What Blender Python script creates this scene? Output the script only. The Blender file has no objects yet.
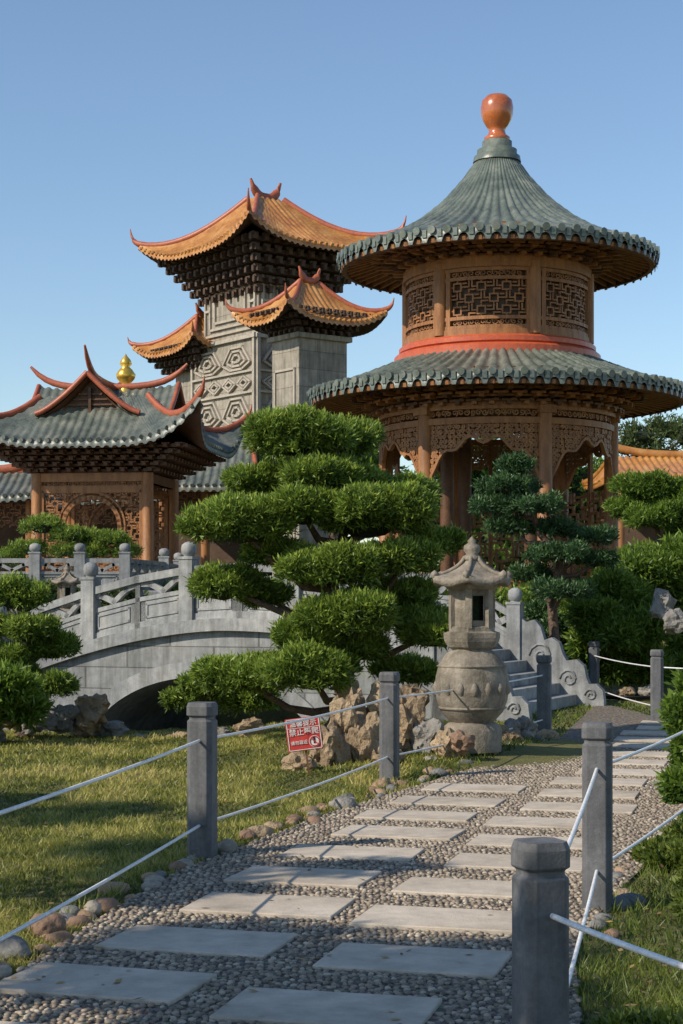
import bpy, math, random
import numpy as np
from mathutils import Vector, noise
rng=np.random.default_rng(7); random.seed(7)
F=1700.0; HZ=603.0; CX=341.5; CH=1.6
def P(px,py,d): return np.array([(px-CX)/F*d, d, CH+(HZ-py)/F*d])
def G(px,py,z=0.0):
    d=(CH-z)*F/(py-HZ); return np.array([(px-CX)/F*d,d,z])
def sm(t): t=np.clip(t,0,1); return t*t*(3-2*t)
scene=bpy.context.scene
# ---------------------------------------------------------------- materials
def nt(name):
    m=bpy.data.materials.new(name); m.use_nodes=True
    n=m.node_tree.nodes; l=m.node_tree.links
    return m,n,l,n['Principled BSDF']
def ramp(n,stops):
    r=n.new('ShaderNodeValToRGB'); e=r.color_ramp.elements
    while len(e)<len(stops): e.new(.5)
    for i,(p,c) in enumerate(stops): e[i].position=p; e[i].color=(*c,1)
    return r
def noisetex(n,l,scale,detail=6,rough=.6,vec=None):
    t=n.new('ShaderNodeTexNoise'); t.inputs['Scale'].default_value=scale; t.inputs['Detail'].default_value=detail; t.inputs['Roughness'].default_value=rough
    if vec is not None: l.new(vec,t.inputs['Vector'])
    return t
def simple(name,c1,c2,scale=6,rough=.7,bump=.3,bscale=40,c3=None,spec=.4,stretch=None,bd=.02,coat=0,brick=None,streak=False):
    m,n,l,b=nt(name)
    tc=n.new('ShaderNodeTexCoord'); v=tc.outputs['Object']
    if stretch:
        mp=n.new('ShaderNodeMapping'); mp.inputs['Scale'].default_value=stretch; l.new(v,mp.inputs['Vector']); v=mp.outputs['Vector']
    t=noisetex(n,l,scale,8,.65,v)
    st=[(.3,c1),(.7,c2)] if c3 is None else [(.28,c1),(.5,c2),(.72,c3)]
    r=ramp(n,st); l.new(t.outputs['Fac'],r.inputs['Fac'])
    t3=noisetex(n,l,scale*7,4,.7,v)
    mx=n.new('ShaderNodeMix'); mx.data_type='RGBA'; mx.blend_type='MULTIPLY'; mx.inputs[0].default_value=.6
    r3=ramp(n,[(.3,(.62,.62,.62)),(.65,(1.15,1.15,1.15))]); l.new(t3.outputs['Fac'],r3.inputs['Fac'])
    l.new(r.outputs['Color'],mx.inputs[6]); l.new(r3.outputs['Color'],mx.inputs[7])
    col=mx.outputs[2]
    if streak:
        ms=n.new('ShaderNodeMapping'); ms.inputs['Scale'].default_value=(5,5,.5); l.new(tc.outputs['Object'],ms.inputs['Vector'])
        ts_=noisetex(n,l,1.4,6,.7,ms.outputs['Vector']); rs=ramp(n,[(.38,(.5,.49,.46)),(.58,(1,1,1))]); l.new(ts_.outputs['Fac'],rs.inputs['Fac'])
        m4=n.new('ShaderNodeMix'); m4.data_type='RGBA'; m4.blend_type='MULTIPLY'; m4.inputs[0].default_value=.7
        l.new(col,m4.inputs[6]); l.new(rs.outputs['Color'],m4.inputs[7]); col=m4.outputs[2]
    b.inputs['Roughness'].default_value=rough; b.inputs['Specular IOR Level'].default_value=spec
    b.inputs['Coat Weight'].default_value=coat
    t2=noisetex(n,l,bscale,5,.6,v); bp=n.new('ShaderNodeBump'); bp.inputs['Strength'].default_value=bump; bp.inputs['Distance'].default_value=bd
    l.new(t2.outputs['Fac'],bp.inputs['Height']); nrm=bp.outputs['Normal']
    if brick:
        sx=n.new('ShaderNodeSeparateXYZ'); l.new(tc.outputs['Object'],sx.inputs[0]); ad=n.new('ShaderNodeMath'); ad.operation='ADD'; l.new(sx.outputs[0],ad.inputs[0]); l.new(sx.outputs[1],ad.inputs[1])
        cb=n.new('ShaderNodeCombineXYZ'); l.new(ad.outputs[0],cb.inputs[0]); l.new(sx.outputs[2],cb.inputs[1])
        bk=n.new('ShaderNodeTexBrick'); l.new(cb.outputs[0],bk.inputs['Vector']); bk.inputs['Scale'].default_value=1; bk.inputs['Brick Width'].default_value=brick[0]; bk.inputs['Row Height'].default_value=brick[1]; bk.inputs['Mortar Size'].default_value=.009; bk.inputs['Mortar Smooth'].default_value=.3
        bk.inputs['Color1'].default_value=(1,1,1,1); bk.inputs['Color2'].default_value=(.82,.83,.83,1); bk.inputs['Mortar'].default_value=(.5,.48,.45,1)
        m5=n.new('ShaderNodeMix'); m5.data_type='RGBA'; m5.blend_type='MULTIPLY'; m5.inputs[0].default_value=1
        l.new(col,m5.inputs[6]); l.new(bk.outputs['Color'],m5.inputs[7]); col=m5.outputs[2]
        b2=n.new('ShaderNodeBump'); b2.invert=True; b2.inputs['Strength'].default_value=.7; b2.inputs['Distance'].default_value=.01; l.new(bk.outputs['Fac'],b2.inputs['Height']); l.new(nrm,b2.inputs['Normal']); nrm=b2.outputs['Normal']
    l.new(col,b.inputs['Base Color']); l.new(nrm,b.inputs['Normal'])
    return m
def leafmat(name,dark,bright,trans=.3,top=None):
    m,n,l,b=nt(name)
    a=n.new('ShaderNodeAttribute'); a.attribute_name='shade'
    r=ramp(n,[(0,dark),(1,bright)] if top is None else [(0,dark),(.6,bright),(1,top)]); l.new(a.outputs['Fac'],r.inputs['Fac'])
    l.new(r.outputs['Color'],b.inputs['Base Color']); b.inputs['Roughness'].default_value=.45; b.inputs['Specular IOR Level'].default_value=.35
    tr=n.new('ShaderNodeBsdfTranslucent'); l.new(r.outputs['Color'],tr.inputs['Color'])
    ms=n.new('ShaderNodeMixShader'); ms.inputs[0].default_value=trans
    l.new(b.outputs[0],ms.inputs[1]); l.new(tr.outputs[0],ms.inputs[2]); l.new(ms.outputs[0],n['Material Output'].inputs['Surface'])
    return m
M={}
M['wood']=simple('carved_wood',(.19,.078,.028),(.39,.175,.06),3,.5,.3,30,stretch=(3,3,.6))
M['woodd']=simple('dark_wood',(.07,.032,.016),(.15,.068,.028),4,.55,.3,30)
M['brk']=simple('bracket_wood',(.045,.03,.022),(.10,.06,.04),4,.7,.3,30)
M['tile']=simple('green_black_tile',(.05,.066,.055),(.125,.15,.125),2.6,.36,.25,25,c3=(.22,.24,.195),spec=.5)
M['tileo']=simple('orange_glazed_tile',(.26,.09,.022),(.45,.20,.05),1.6,.35,.2,10,c3=(.55,.31,.11),spec=.6)
M['tileb']=simple('pavilion_dark_tile',(.05,.06,.053),(.12,.14,.118),2.5,.4,.25,25,c3=(.23,.225,.18),spec=.5)
M['red']=simple('vermilion_ridge',(.27,.065,.035),(.44,.125,.055),4,.45,.2,20,spec=.45)
M['redo']=simple('vermilion_band',(.42,.07,.03),(.55,.12,.045),4,.4,.1,20,spec=.5)
M['rust']=simple('glazed_finial',(.34,.085,.025),(.52,.15,.045),3,.28,.1,20,spec=.6,coat=.4)
M['gold']=simple('gold',(.7,.42,.06),(.85,.55,.12),3,.3,.1,20)
M['gold'].node_tree.nodes['Principled BSDF'].inputs['Metallic'].default_value=.7
M['stone']=simple('bridge_granite',(.17,.18,.19),(.30,.31,.31),1.1,.8,.4,60,c3=(.42,.42,.40),streak=True)
M['stonej']=simple('bridge_masonry',(.17,.18,.19),(.28,.29,.29),.9,.8,.4,60,c3=(.38,.38,.365),streak=True,brick=(.75,.32))
M['stoned']=simple('lantern_stone',(.12,.105,.08),(.27,.235,.185),3,.9,.6,45,c3=(.38,.33,.265),streak=True)
M['tower']=simple('tower_stone',(.26,.235,.195),(.36,.325,.265),.5,.85,.3,5,c3=(.42,.38,.31),bd=.05,brick=(1.1,.55),streak=True)
M['towerl']=simple('tower_relief_stone',(.34,.305,.25),(.44,.395,.33),.8,.85,.3,5,bd=.05)
M['post']=simple('grey_post_stone',(.095,.098,.105),(.165,.167,.172),5,.75,.35,90,bd=.006,streak=True)
M['white']=simple('white_rod',(.68,.68,.67),(.8,.8,.8),5,.4,.05,40)
M['slab']=simple('paving_slab',(.33,.275,.21),(.49,.42,.33),.9,.85,.4,60,c3=(.57,.50,.405),bd=.008)
M['bark']=simple('bark',(.09,.06,.045),(.19,.13,.09),5,.9,.9,25,bd=.05)
M['core']=simple('dark_filler',(.012,.02,.007),(.03,.045,.012),12,.9,.8,30,bd=.08)  # near-black filler added inside crowns to block see-through, standing in for inner shade
M['rock']=simple('garden_rock',(.14,.10,.06),(.34,.25,.155),2.2,.9,.9,14,c3=(.50,.39,.25),bd=.08)
M['rockg']=simple('grey_rock',(.12,.115,.10),(.25,.235,.21),2.2,.9,.8,14,c3=(.36,.33,.28),bd=.06)
M['cob1']=simple('tan_cobble',(.26,.17,.10),(.38,.26,.165),6,.8,.5,40)
M['cob2']=simple('grey_cobble',(.12,.12,.115),(.23,.225,.21),6,.8,.5,40)
M['cob3']=simple('pale_cobble',(.25,.22,.17),(.36,.32,.26),6,.8,.5,40)
M['cob4']=simple('brown_cobble',(.17,.11,.07),(.29,.18,.12),6,.8,.5,40)
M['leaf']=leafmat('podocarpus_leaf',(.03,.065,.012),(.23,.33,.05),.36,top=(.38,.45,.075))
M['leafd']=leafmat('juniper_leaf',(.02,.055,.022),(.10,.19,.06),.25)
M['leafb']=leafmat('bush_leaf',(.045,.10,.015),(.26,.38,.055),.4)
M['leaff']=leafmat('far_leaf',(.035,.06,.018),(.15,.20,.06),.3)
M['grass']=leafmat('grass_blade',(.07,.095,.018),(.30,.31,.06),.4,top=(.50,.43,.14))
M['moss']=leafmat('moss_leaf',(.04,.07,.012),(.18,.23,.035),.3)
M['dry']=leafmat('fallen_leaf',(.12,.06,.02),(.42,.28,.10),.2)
M['signw']=simple('sign_white',(.66,.64,.6),(.76,.75,.71),6,.5,.05,40)
M['signr']=simple('sign_red',(.46,.035,.025),(.56,.06,.04),6,.5,.05,40)
M['black']=simple('black_hose',(.01,.01,.01),(.02,.02,.02),6,.5,.05,40)
M['shadein']=simple('shaded_interior_wall',(.08,.05,.035),(.14,.09,.06),2,.8,.2,20)  # dark backing behind lattice, interior shade put into its colour
def ground_mat():
    m,n,l,b=nt('lawn_ground'); tc=n.new('ShaderNodeTexCoord'); v=tc.outputs['Object']
    t=noisetex(n,l,.9,8,.7,v); r=ramp(n,[(.3,(.10,.11,.025)),(.5,(.20,.19,.045)),(.68,(.33,.27,.10))]); l.new(t.outputs['Fac'],r.inputs['Fac'])
    t2=noisetex(n,l,45,6,.7,v); r2=ramp(n,[(.35,(.35,.33,.3)),(.65,(1.1,1.1,1.05))]); l.new(t2.outputs['Fac'],r2.inputs['Fac'])
    mx=n.new('ShaderNodeMix'); mx.data_type='RGBA'; mx.blend_type='MULTIPLY'; mx.inputs[0].default_value=.9
    l.new(r.outputs['Color'],mx.inputs[6]); l.new(r2.outputs['Color'],mx.inputs[7]); l.new(mx.outputs[2],b.inputs['Base Color'])
    b.inputs['Roughness'].default_value=.95
    bp=n.new('ShaderNodeBump'); bp.inputs['Strength'].default_value=.8; bp.inputs['Distance'].default_value=.04
    l.new(t2.outputs['Fac'],bp.inputs['Height']); l.new(bp.outputs['Normal'],b.inputs['Normal']); return m
M['ground']=ground_mat()
def mortar_mat():
    m,n,l,b=nt('pebble_mortar'); tc=n.new('ShaderNodeTexCoord'); v=tc.outputs['Object']
    vo=n.new('ShaderNodeTexVoronoi'); vo.inputs['Scale'].default_value=24; l.new(v,vo.inputs['Vector'])
    r=ramp(n,[(.25,(.30,.25,.19)),(.6,(.12,.10,.075))]); l.new(vo.outputs['Distance'],r.inputs['Fac'])
    hs=n.new('ShaderNodeMix'); hs.data_type='RGBA'; hs.blend_type='MULTIPLY'; hs.inputs[0].default_value=.35
    l.new(r.outputs['Color'],hs.inputs[6]); l.new(vo.outputs['Color'],hs.inputs[7]); l.new(hs.outputs[2],b.inputs['Base Color'])
    bp=n.new('ShaderNodeBump'); bp.invert=True; bp.inputs['Strength'].default_value=.9; bp.inputs['Distance'].default_value=.02
    l.new(vo.outputs['Distance'],bp.inputs['Height']); l.new(bp.outputs['Normal'],b.inputs['Normal']); b.inputs['Roughness'].default_value=.9; return m
M['mortar']=mortar_mat()
def peb_mat():
    m,n,l,b=nt('pebble'); a=n.new('ShaderNodeAttribute'); a.attribute_name='shade'
    r=ramp(n,[(0,(.085,.068,.052)),(.35,(.20,.16,.115)),(.7,(.32,.26,.19)),(1,(.48,.42,.33))]); l.new(a.outputs['Fac'],r.inputs['Fac'])
    l.new(r.outputs['Color'],b.inputs['Base Color']); b.inputs['Roughness'].default_value=.6; return m
M['pebble']=peb_mat()
def water_mat():
    m,n,l,b=nt('pond_water'); b.inputs['Base Color'].default_value=(.012,.018,.012,1); b.inputs['Roughness'].default_value=.06
    tc=n.new('ShaderNodeTexCoord'); t=noisetex(n,l,3,3,.5,tc.outputs['Object']); bp=n.new('ShaderNodeBump'); bp.inputs['Strength'].default_value=.15; bp.inputs['Distance'].default_value=.05
    l.new(t.outputs['Fac'],bp.inputs['Height']); l.new(bp.outputs['Normal'],b.inputs['Normal']); return m
M['water']=water_mat()
# ---------------------------------------------------------------- builder
def empty(name):
    e=bpy.data.objects.new(name,None); scene.collection.objects.link(e); return e
class MB:
    def __init__(s): s.v=[]; s.f=[]; s.m=[]; s.sm=[]; s.n=0; s.mats=[]
    def mi(s,k):
        if k not in s.mats: s.mats.append(k)
        return s.mats.index(k)
    def add(s,V,Fs,mat,smooth=False):
        V=np.asarray(V,float).reshape(-1,3); s.v.append(V); k=s.mi(mat); o=s.n
        for f in Fs: s.f.append([i+o for i in f]); s.m.append(k); s.sm.append(smooth)
        s.n+=len(V)
    def box(s,c,size,mat,yaw=0,taper=1.0,ax=None):
        hx,hy,hz=[q/2 for q in size]
        L=[(-hx,-hy,-hz),(hx,-hy,-hz),(hx,hy,-hz),(-hx,hy,-hz),(-hx*taper,-hy*taper,hz),(hx*taper,-hy*taper,hz),(hx*taper,hy*taper,hz),(-hx*taper,hy*taper,hz)]
        L=np.array(L)
        if ax is not None: V=L@np.array(ax)+np.array(c)
        else:
            cs,sn=math.cos(yaw),math.sin(yaw)
            V=np.stack([L[:,0]*cs-L[:,1]*sn+c[0],L[:,0]*sn+L[:,1]*cs+c[1],L[:,2]+c[2]],1)
        s.add(V,[(0,3,2,1),(4,5,6,7),(0,1,5,4),(1,2,6,5),(2,3,7,6),(3,0,4,7)],mat)
    def beam(s,a,b,w,h,mat):
        a=np.array(a,float); b=np.array(b,float); d=b-a; L=np.linalg.norm(d)
        if L<1e-6: return
        d/=L; up=np.array([0,0,1.]) if abs(d[2])<.95 else np.array([1.,0,0])
        sd=np.cross(d,up); sd/=np.linalg.norm(sd); u2=np.cross(sd,d)
        s.box((a+b)/2,(L,w,h),mat,ax=[d,sd,u2])
    def grid(s,Pt,mat,smooth=True,closeu=False,flip=False):
        nu,nv=Pt.shape[:2]; Fs=[]
        for i in range(nu if closeu else nu-1):
            j=(i+1)%nu
            for k in range(nv-1):
                q=(i*nv+k,j*nv+k,j*nv+k+1,i*nv+k+1); Fs.append(q[::-1] if flip else q)
        s.add(Pt.reshape(-1,3),Fs,mat,smooth)
    def lathe(s,c,prof,mat,n=24,smooth=True,yaw=0,caps=False):
        a=np.arange(n)*2*math.pi/n+yaw; pr=np.array(prof,float)
        Pt=np.zeros((n,len(pr),3)); Pt[:,:,0]=c[0]+np.cos(a)[:,None]*pr[None,:,0]; Pt[:,:,1]=c[1]+np.sin(a)[:,None]*pr[None,:,0]; Pt[:,:,2]=c[2]+pr[None,:,1]
        s.grid(Pt,mat,smooth,closeu=True)
    def tube(s,pts,rad,mat,n=8,smooth=True,flat=1.0):
        pts=np.array(pts,float); m=len(pts)
        if np.isscalar(rad): rad=[rad]*m
        T=np.gradient(pts,axis=0); T/=np.linalg.norm(T,axis=1)[:,None]+1e-9
        Pt=np.zeros((n,m,3)); 
        for i in range(m):
            t=T[i]; up=np.array([0,0,1.]) if abs(t[2])<.9 else np.array([0,1.,0.])
            sd=np.cross(t,up); sd/=np.linalg.norm(sd); u=np.cross(sd,t)
            for k in range(n):
                a=2*math.pi*k/n+math.pi/n; Pt[k,i]=pts[i]+(sd*math.cos(a)*flat+u*math.sin(a))*rad[i]
        s.grid(Pt,mat,smooth,closeu=True)
        s.add(Pt[:,0],[tuple(range(n))],mat); s.add(Pt[:,-1],[tuple(range(n))],mat)
    def build(s,name,parent=None,bevel=0):
        me=bpy.data.meshes.new(name); me.from_pydata(np.concatenate(s.v).tolist(),[],s.f)
        for k in s.mats: me.materials.append(M[k])
        me.polygons.foreach_set('material_index',s.m); me.polygons.foreach_set('use_smooth',s.sm); me.update()
        o=bpy.data.objects.new(name,me); scene.collection.objects.link(o)
        if parent: o.parent=parent
        if bevel:
            b=o.modifiers.new('bevel','BEVEL'); b.width=bevel; b.segments=2; b.limit_method='ANGLE'; b.angle_limit=.6
        return o
def fastmesh(name,V,nper,mat,shade=None,parent=None,smooth=False,faces=None):
    V=np.ascontiguousarray(V.reshape(-1,3),dtype=np.float32); me=bpy.data.meshes.new(name)
    me.vertices.add(len(V)); me.vertices.foreach_set('co',V.ravel())
    if faces is None: faces=np.arange(len(V),dtype=np.int32).reshape(-1,nper)
    nf,k=faces.shape; me.loops.add(nf*k); me.loops.foreach_set('vertex_index',faces.astype(np.int32).ravel())
    me.polygons.add(nf); me.polygons.foreach_set('loop_start',np.arange(0,nf*k,k,dtype=np.int32))
    if smooth: me.polygons.foreach_set('use_smooth',np.ones(nf,dtype=bool))
    me.update(calc_edges=True)
    if shade is not None:
        at=me.attributes.new('shade','FLOAT','POINT'); at.data.foreach_set('value',shade.astype(np.float32))
    me.materials.append(M[mat]); o=bpy.data.objects.new(name,me); scene.collection.objects.link(o)
    if parent: o.parent=parent
    return o
def ico(sub):
    import bmesh; bm=bmesh.new(); bmesh.ops.create_icosphere(bm,subdivisions=sub,radius=1)
    V=np.array([v.co[:] for v in bm.verts]); Fs=np.array([[v.index for v in f.verts] for f in bm.faces]); bm.free(); return V,Fs
I1=ico(1); I2=ico(2); I3=ico(3); I4=ico(4)
def rock(mb,c,r,mat,seed=0,jag=.35,I=None,yaw=0):
    V,Fs=I or I3; off=Vector((seed*3.1,seed*1.7,seed*.9)); W=np.zeros_like(V); cs,sn=math.cos(yaw),math.sin(yaw)
    for i,v in enumerate(V):
        vv=Vector(v); d=1+jag*noise.fractal(vv*1.3+off,1.0,2.0,4)*1.1
        d+= -jag*.5*abs(noise.noise(vv*2.5+off))
        q=v*d*np.array(r); W[i]=(q[0]*cs-q[1]*sn,q[0]*sn+q[1]*cs,q[2])
    mb.add(W+np.array(c),Fs.tolist(),mat,jag<.2)
# ---------------------------------------------------------------- foliage
def leafcloud(pads,sp,lpt,L,Wd,up=.5,low=-.45,spread=.8):
    Vs=[];Sh=[]
    for (c,r) in pads:
        c=np.array(c);r=np.array(r); a=4*math.pi*((r[0]*r[1])**.8+(r[0]*r[2])**.8*2)**1/3
        n=max(6,int(a*1.0/sp**2)); d=rng.normal(size=(n*2,3)); d/=np.linalg.norm(d,axis=1)[:,None]; d=d[d[:,2]>low][:n]; n=len(d)
        ph=rng.uniform(0,6,3); lump=1+.12*np.sin(d[:,0]*5+ph[0])*np.sin(d[:,1]*5+ph[1])+.08*np.sin(d[:,2]*9+d[:,0]*7+ph[2])
        fac=rng.uniform(.68,1.06,n)*lump
        tc=c+d*r*fac[:,None]; nn=d/r; nn/=np.linalg.norm(nn,axis=1)[:,None]
        tb=rng.uniform(0,.45,n)+.24*np.clip(d[:,2],-.5,1)+ (fac>.98)*.14  # top tufts paler as new growth; underside shade put into leaf colour
        T=np.repeat(tc,lpt,0); N=np.repeat(nn,lpt,0); B=np.repeat(tb,lpt); m=len(T)
        dr=N*.75+np.array([0,0,up])+rng.normal(size=(m,3))*spread; dr/=np.linalg.norm(dr,axis=1)[:,None]
        base=T+rng.normal(size=(m,3))*L*.35; ln=L*rng.uniform(.6,1.25,m)[:,None]
        sd=np.cross(dr,rng.normal(size=(m,3))); sd/=np.linalg.norm(sd,axis=1)[:,None]; sd*=Wd*.5
        tip=base+dr*ln; mid=base+dr*ln*.5
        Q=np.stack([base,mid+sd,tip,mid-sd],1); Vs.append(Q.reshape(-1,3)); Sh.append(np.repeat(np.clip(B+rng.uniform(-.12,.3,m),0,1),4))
    return np.concatenate(Vs),np.concatenate(Sh)
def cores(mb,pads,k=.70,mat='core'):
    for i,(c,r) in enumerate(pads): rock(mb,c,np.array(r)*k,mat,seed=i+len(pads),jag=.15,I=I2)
def pxpads(lst,d,yr=1.0):
    out=[]
    for t in lst:
        px,py,rx,ry=t[:4]; dd=d+(t[4] if len(t)>4 else 0); s=dd/F
        out.append((P(px,py,dd),(rx*s,rx*s*yr,ry*s)))
    return out
def lumpy(pads,n=7,k=.40,main=.78,seed=3):
    r_=np.random.default_rng(seed); out=[]
    for c,r in pads:
        c=np.array(c);r=np.array(r); out.append((c,r*main))
        for i in range(n):
            a=2*math.pi*(i+r_.uniform(-.3,.3))/n; zz=r_.uniform(-.1,.8); q=math.sqrt(max(0,1-zz*zz)); q*=r_.uniform(.5,.92)
            kk=k*r_.uniform(.6,1.3); rr=np.array([(r[0]*r[1]*r[2])**(1/3)*kk]*3)*np.array([1.15,1.15,.85])
            out.append((c+np.array([q*math.cos(a),q*math.sin(a),zz*.78])*r,rr))
    return out
def tree(name,pads,mat,sp,lpt,L,Wd,trunk=None,tr=.1,base=None,lump=0,**kw):
    e=empty(name); lp=lumpy(pads,lump) if lump else pads
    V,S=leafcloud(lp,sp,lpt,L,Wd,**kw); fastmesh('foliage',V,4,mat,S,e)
    mb=MB(); cores(mb,pads,.62 if lump else .7)  # mesh also holds the added dark filler cores
    if trunk is not None:
        tp=np.array(trunk,float); n=14; tt=np.linspace(0,len(tp)-1,n*2); pts=[]
        for t in tt:
            i=min(int(t),len(tp)-2); f=t-i; p0=tp[max(i-1,0)];p1=tp[i];p2=tp[i+1];p3=tp[min(i+2,len(tp)-1)]
            pts.append(.5*((2*p1)+(-p0+p2)*f+(2*p0-5*p1+4*p2-p3)*f*f+(-p0+3*p1-3*p2+p3)*f**3))
        pts=np.array(pts); rad=np.linspace(tr,tr*.35,len(pts)); rad[0]*=1.5; rad[1]*=1.15
        mb.tube(pts,rad,'bark',10)
        for (c,r) in pads:
            c=np.array(c); cand=pts[pts[:,2]<c[2]+.02]
            if len(cand)==0: continue
            j=np.argmin(np.linalg.norm(cand-c,axis=1)+.0*cand[:,2]); a=cand[max(0,j-2)]
            m1=(a+c)/2+np.array([0,0,-.12*np.linalg.norm(c-a)])+rng.normal(size=3)*.03
            mb.tube([a,(a+m1)/2+rng.normal(size=3)*.02,m1,(m1+c)/2,c],[tr*.5,tr*.42,tr*.36,tr*.28,tr*.15],'bark',7)
    mb.build('trunk_limbs_cores',e); return e
# ---------------------------------------------------------------- terrain
def hgt(x,y):
    x=np.asarray(x,float);y=np.asarray(y,float)
    h=1.5*sm((y-29)/6)*1.0
    h=h*(1-.65*sm((x-5)/4)*(1-sm((y-40)/10)))
    d=((x+3.6)/3.9)**2+((y-26.3)/4.3)**2
    h=h-1.15*sm((1.25-d)/.7)
    h=h+.03*np.sin(x*.9+1)*np.sin(y*.7)*sm((np.abs(x-(y-10.7)*.27+.9)-.3)/1.5)*(x<(y-10.7)*.27-.9)
    mound=.22*np.exp(-(((x-.55)/1.5)**2+((y-18.6)/1.6)**2)); 
    return h+mound
def build_ground():
    xs=np.concatenate([np.linspace(-900,-40,14)[:-1],np.linspace(-40,-14,16)[:-1],np.linspace(-14,12,131)[:-1],np.linspace(12,40,16)[:-1],np.linspace(40,900,14)])
    ys=np.concatenate([np.linspace(-60,0,8)[:-1],np.linspace(0,40,201)[:-1],np.linspace(40,80,16)[:-1],np.linspace(80,2500,20)])
    X,Y=np.meshgrid(xs,ys,indexing='ij'); Z=hgt(X,Y)-.012
    mb=MB(); mb.grid(np.stack([X,Y,Z],2),'ground'); mb.build('ground')
build_ground()
mb=MB(); mb.add([(-9,18,-.65),(1.4,18,-.65),(1.4,32,-.65),(-9,32,-.65)],[(0,1,2,3)],'water'); mb.build('pond_water')
# ---------------------------------------------------------------- path
pathpx=[(-80,1020),(0,985),(105,915),(180,872),(235,850),(330,814),(400,792),(470,770),(535,750),(560,738),(588,712),(600,703),(650,716),(790,722),(800,800),(683,832),(612,897),(575,950)]
poly=[G(*q)[:2] for q in pathpx]+[np.array([.75,5.2]),np.array([.6,3.0]),np.array([-2.6,3.0]),np.array([-1.75,5.6])]
poly=np.array(poly)
def inpoly(x,y,pl=poly):
    x=np.asarray(x);y=np.asarray(y);c=np.zeros(x.shape,bool);n=len(pl)
    for i in range(n):
        x1,y1=pl[i];x2,y2=pl[(i+1)%n]
        k=((y1>y)!=(y2>y))&(x<(x2-x1)*(y-y1)/(y2-y1+1e-12)+x1); c^=k
    return c
mb=MB(); mb.add([(p[0],p[1],.006) for p in poly],[tuple(range(len(poly)))[::-1]],'mortar'); 
po=mb.build('pebble_path')
u=np.array([.265,.964]);u/=np.linalg.norm(u);v=np.array([u[1],-u[0]])
slabs=[]; mb=MB(); yaw=math.atan2(v[1],v[0])
for k in range(-5,18):
    for j in (0,1,2,3,4):
        if j>=2 and k<5: continue
        w=.82+rng.uniform(-.035,.035); dp=.52+rng.uniform(-.03,.03)
        c=np.array([-.678,7.98])+u*(k*.97+(-.17 if j%2 else 0)*1)+v*(j*1.02)+rng.normal(size=2)*.018+v*.06*math.sin(k*2.1+j)
        if j>=2: c=c+u*.3
        cor=[c+v*a*w/2+u*b*dp/2 for a in(-1,1) for b in(-1,1)]
        cc=np.array(cor)
        if k>-4 and not inpoly(cc[:,0],cc[:,1]).all(): continue
        if any(abs(np.dot(c-c2,v))<(w+w2)/2+.03 and abs(np.dot(c-c2,u))<(dp+d2)/2+.03 for c2,w2,d2 in slabs): continue
        slabs.append((c,w,dp)); mb.box((c[0],c[1],-.012+rng.uniform(-.003,.003)),(w,dp,.075),'slab',yaw+rng.uniform(-.03,.03))
mb.build('paving_slabs',bevel=.006)
gx,gy=np.meshgrid(np.arange(-2.4,5.5,.036),np.arange(4.5,19,.036)); gx=gx.ravel()+rng.uniform(-.012,.012,gx.size); gy=gy.ravel()+rng.uniform(-.012,.012,gy.size)
k=inpoly(gx,gy)&(np.abs(gx)<gy*.23+.5)
for c,w,dp in slabs:
    a=(gx-c[0])*v[0]+(gy-c[1])*v[1]; b=(gx-c[0])*u[0]+(gy-c[1])*u[1]; k&=~((np.abs(a)<w/2+.008)&(np.abs(b)<dp/2+.008))
gx=gx[k];gy=gy[k];n=len(gx); V,Fs=I1
rx=rng.uniform(.012,.023,n);ry=rng.uniform(.010,.019,n);rz=rng.uniform(.007,.013,n);an=rng.uniform(0,3.14,n)
A=V[None]*np.stack([rx,ry,rz],1)[:,None]; ca,sa=np.cos(an)[:,None],np.sin(an)[:,None]
PV=np.stack([A[...,0]*ca-A[...,1]*sa+gx[:,None],A[...,0]*sa+A[...,1]*ca+gy[:,None],A[...,2]+.008+rng.uniform(-.003,.004,n)[:,None]],2)
FF=(Fs[None]+(np.arange(n)*len(V))[:,None,None]).reshape(-1,3)
sh=np.repeat(np.clip(rng.beta(2,2,n),0,1),len(V))
fastmesh('path_pebbles',PV,3,'pebble',sh,po,True,FF)
mb=MB(); ed=[G(*q)[:2] for q in [(-60,1008),(0,972),(60,935),(105,905),(150,885),(185,866),(235,842),(290,825),(330,808),(400,786),(470,764),(545,742)]]
i=0
def edging(ed,p_keep,r0,r1,dx=0):
    global i
    for a,b in zip(ed[:-1],ed[1:]):
        L=np.linalg.norm(b-a); t=0
        while t<L:
            r=rng.uniform(r0,r1)*(1.0 if rng.random()<.85 else 1.35); p=a+(b-a)*(t+r)/L+rng.normal(size=2)*.06; i+=1
            if rng.random()<p_keep: rock(mb,(p[0]+dx,p[1],r*.05),(r*1.15,r*.9,r*.66),random.choice(['cob1','cob2','cob2','cob3','cob4','rock','rockg']),seed=i,jag=.19,I=I2,yaw=rng.uniform(0,3))
            t+=2*r*rng.uniform(.75,1.7)
edging(ed,.85,.03,.09)
edging([G(*q)[:2] for q in [(575,955),(612,890),(683,828),(790,795)]],.8,.04,.075,.05)
mb.build('cobble_edging')
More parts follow.
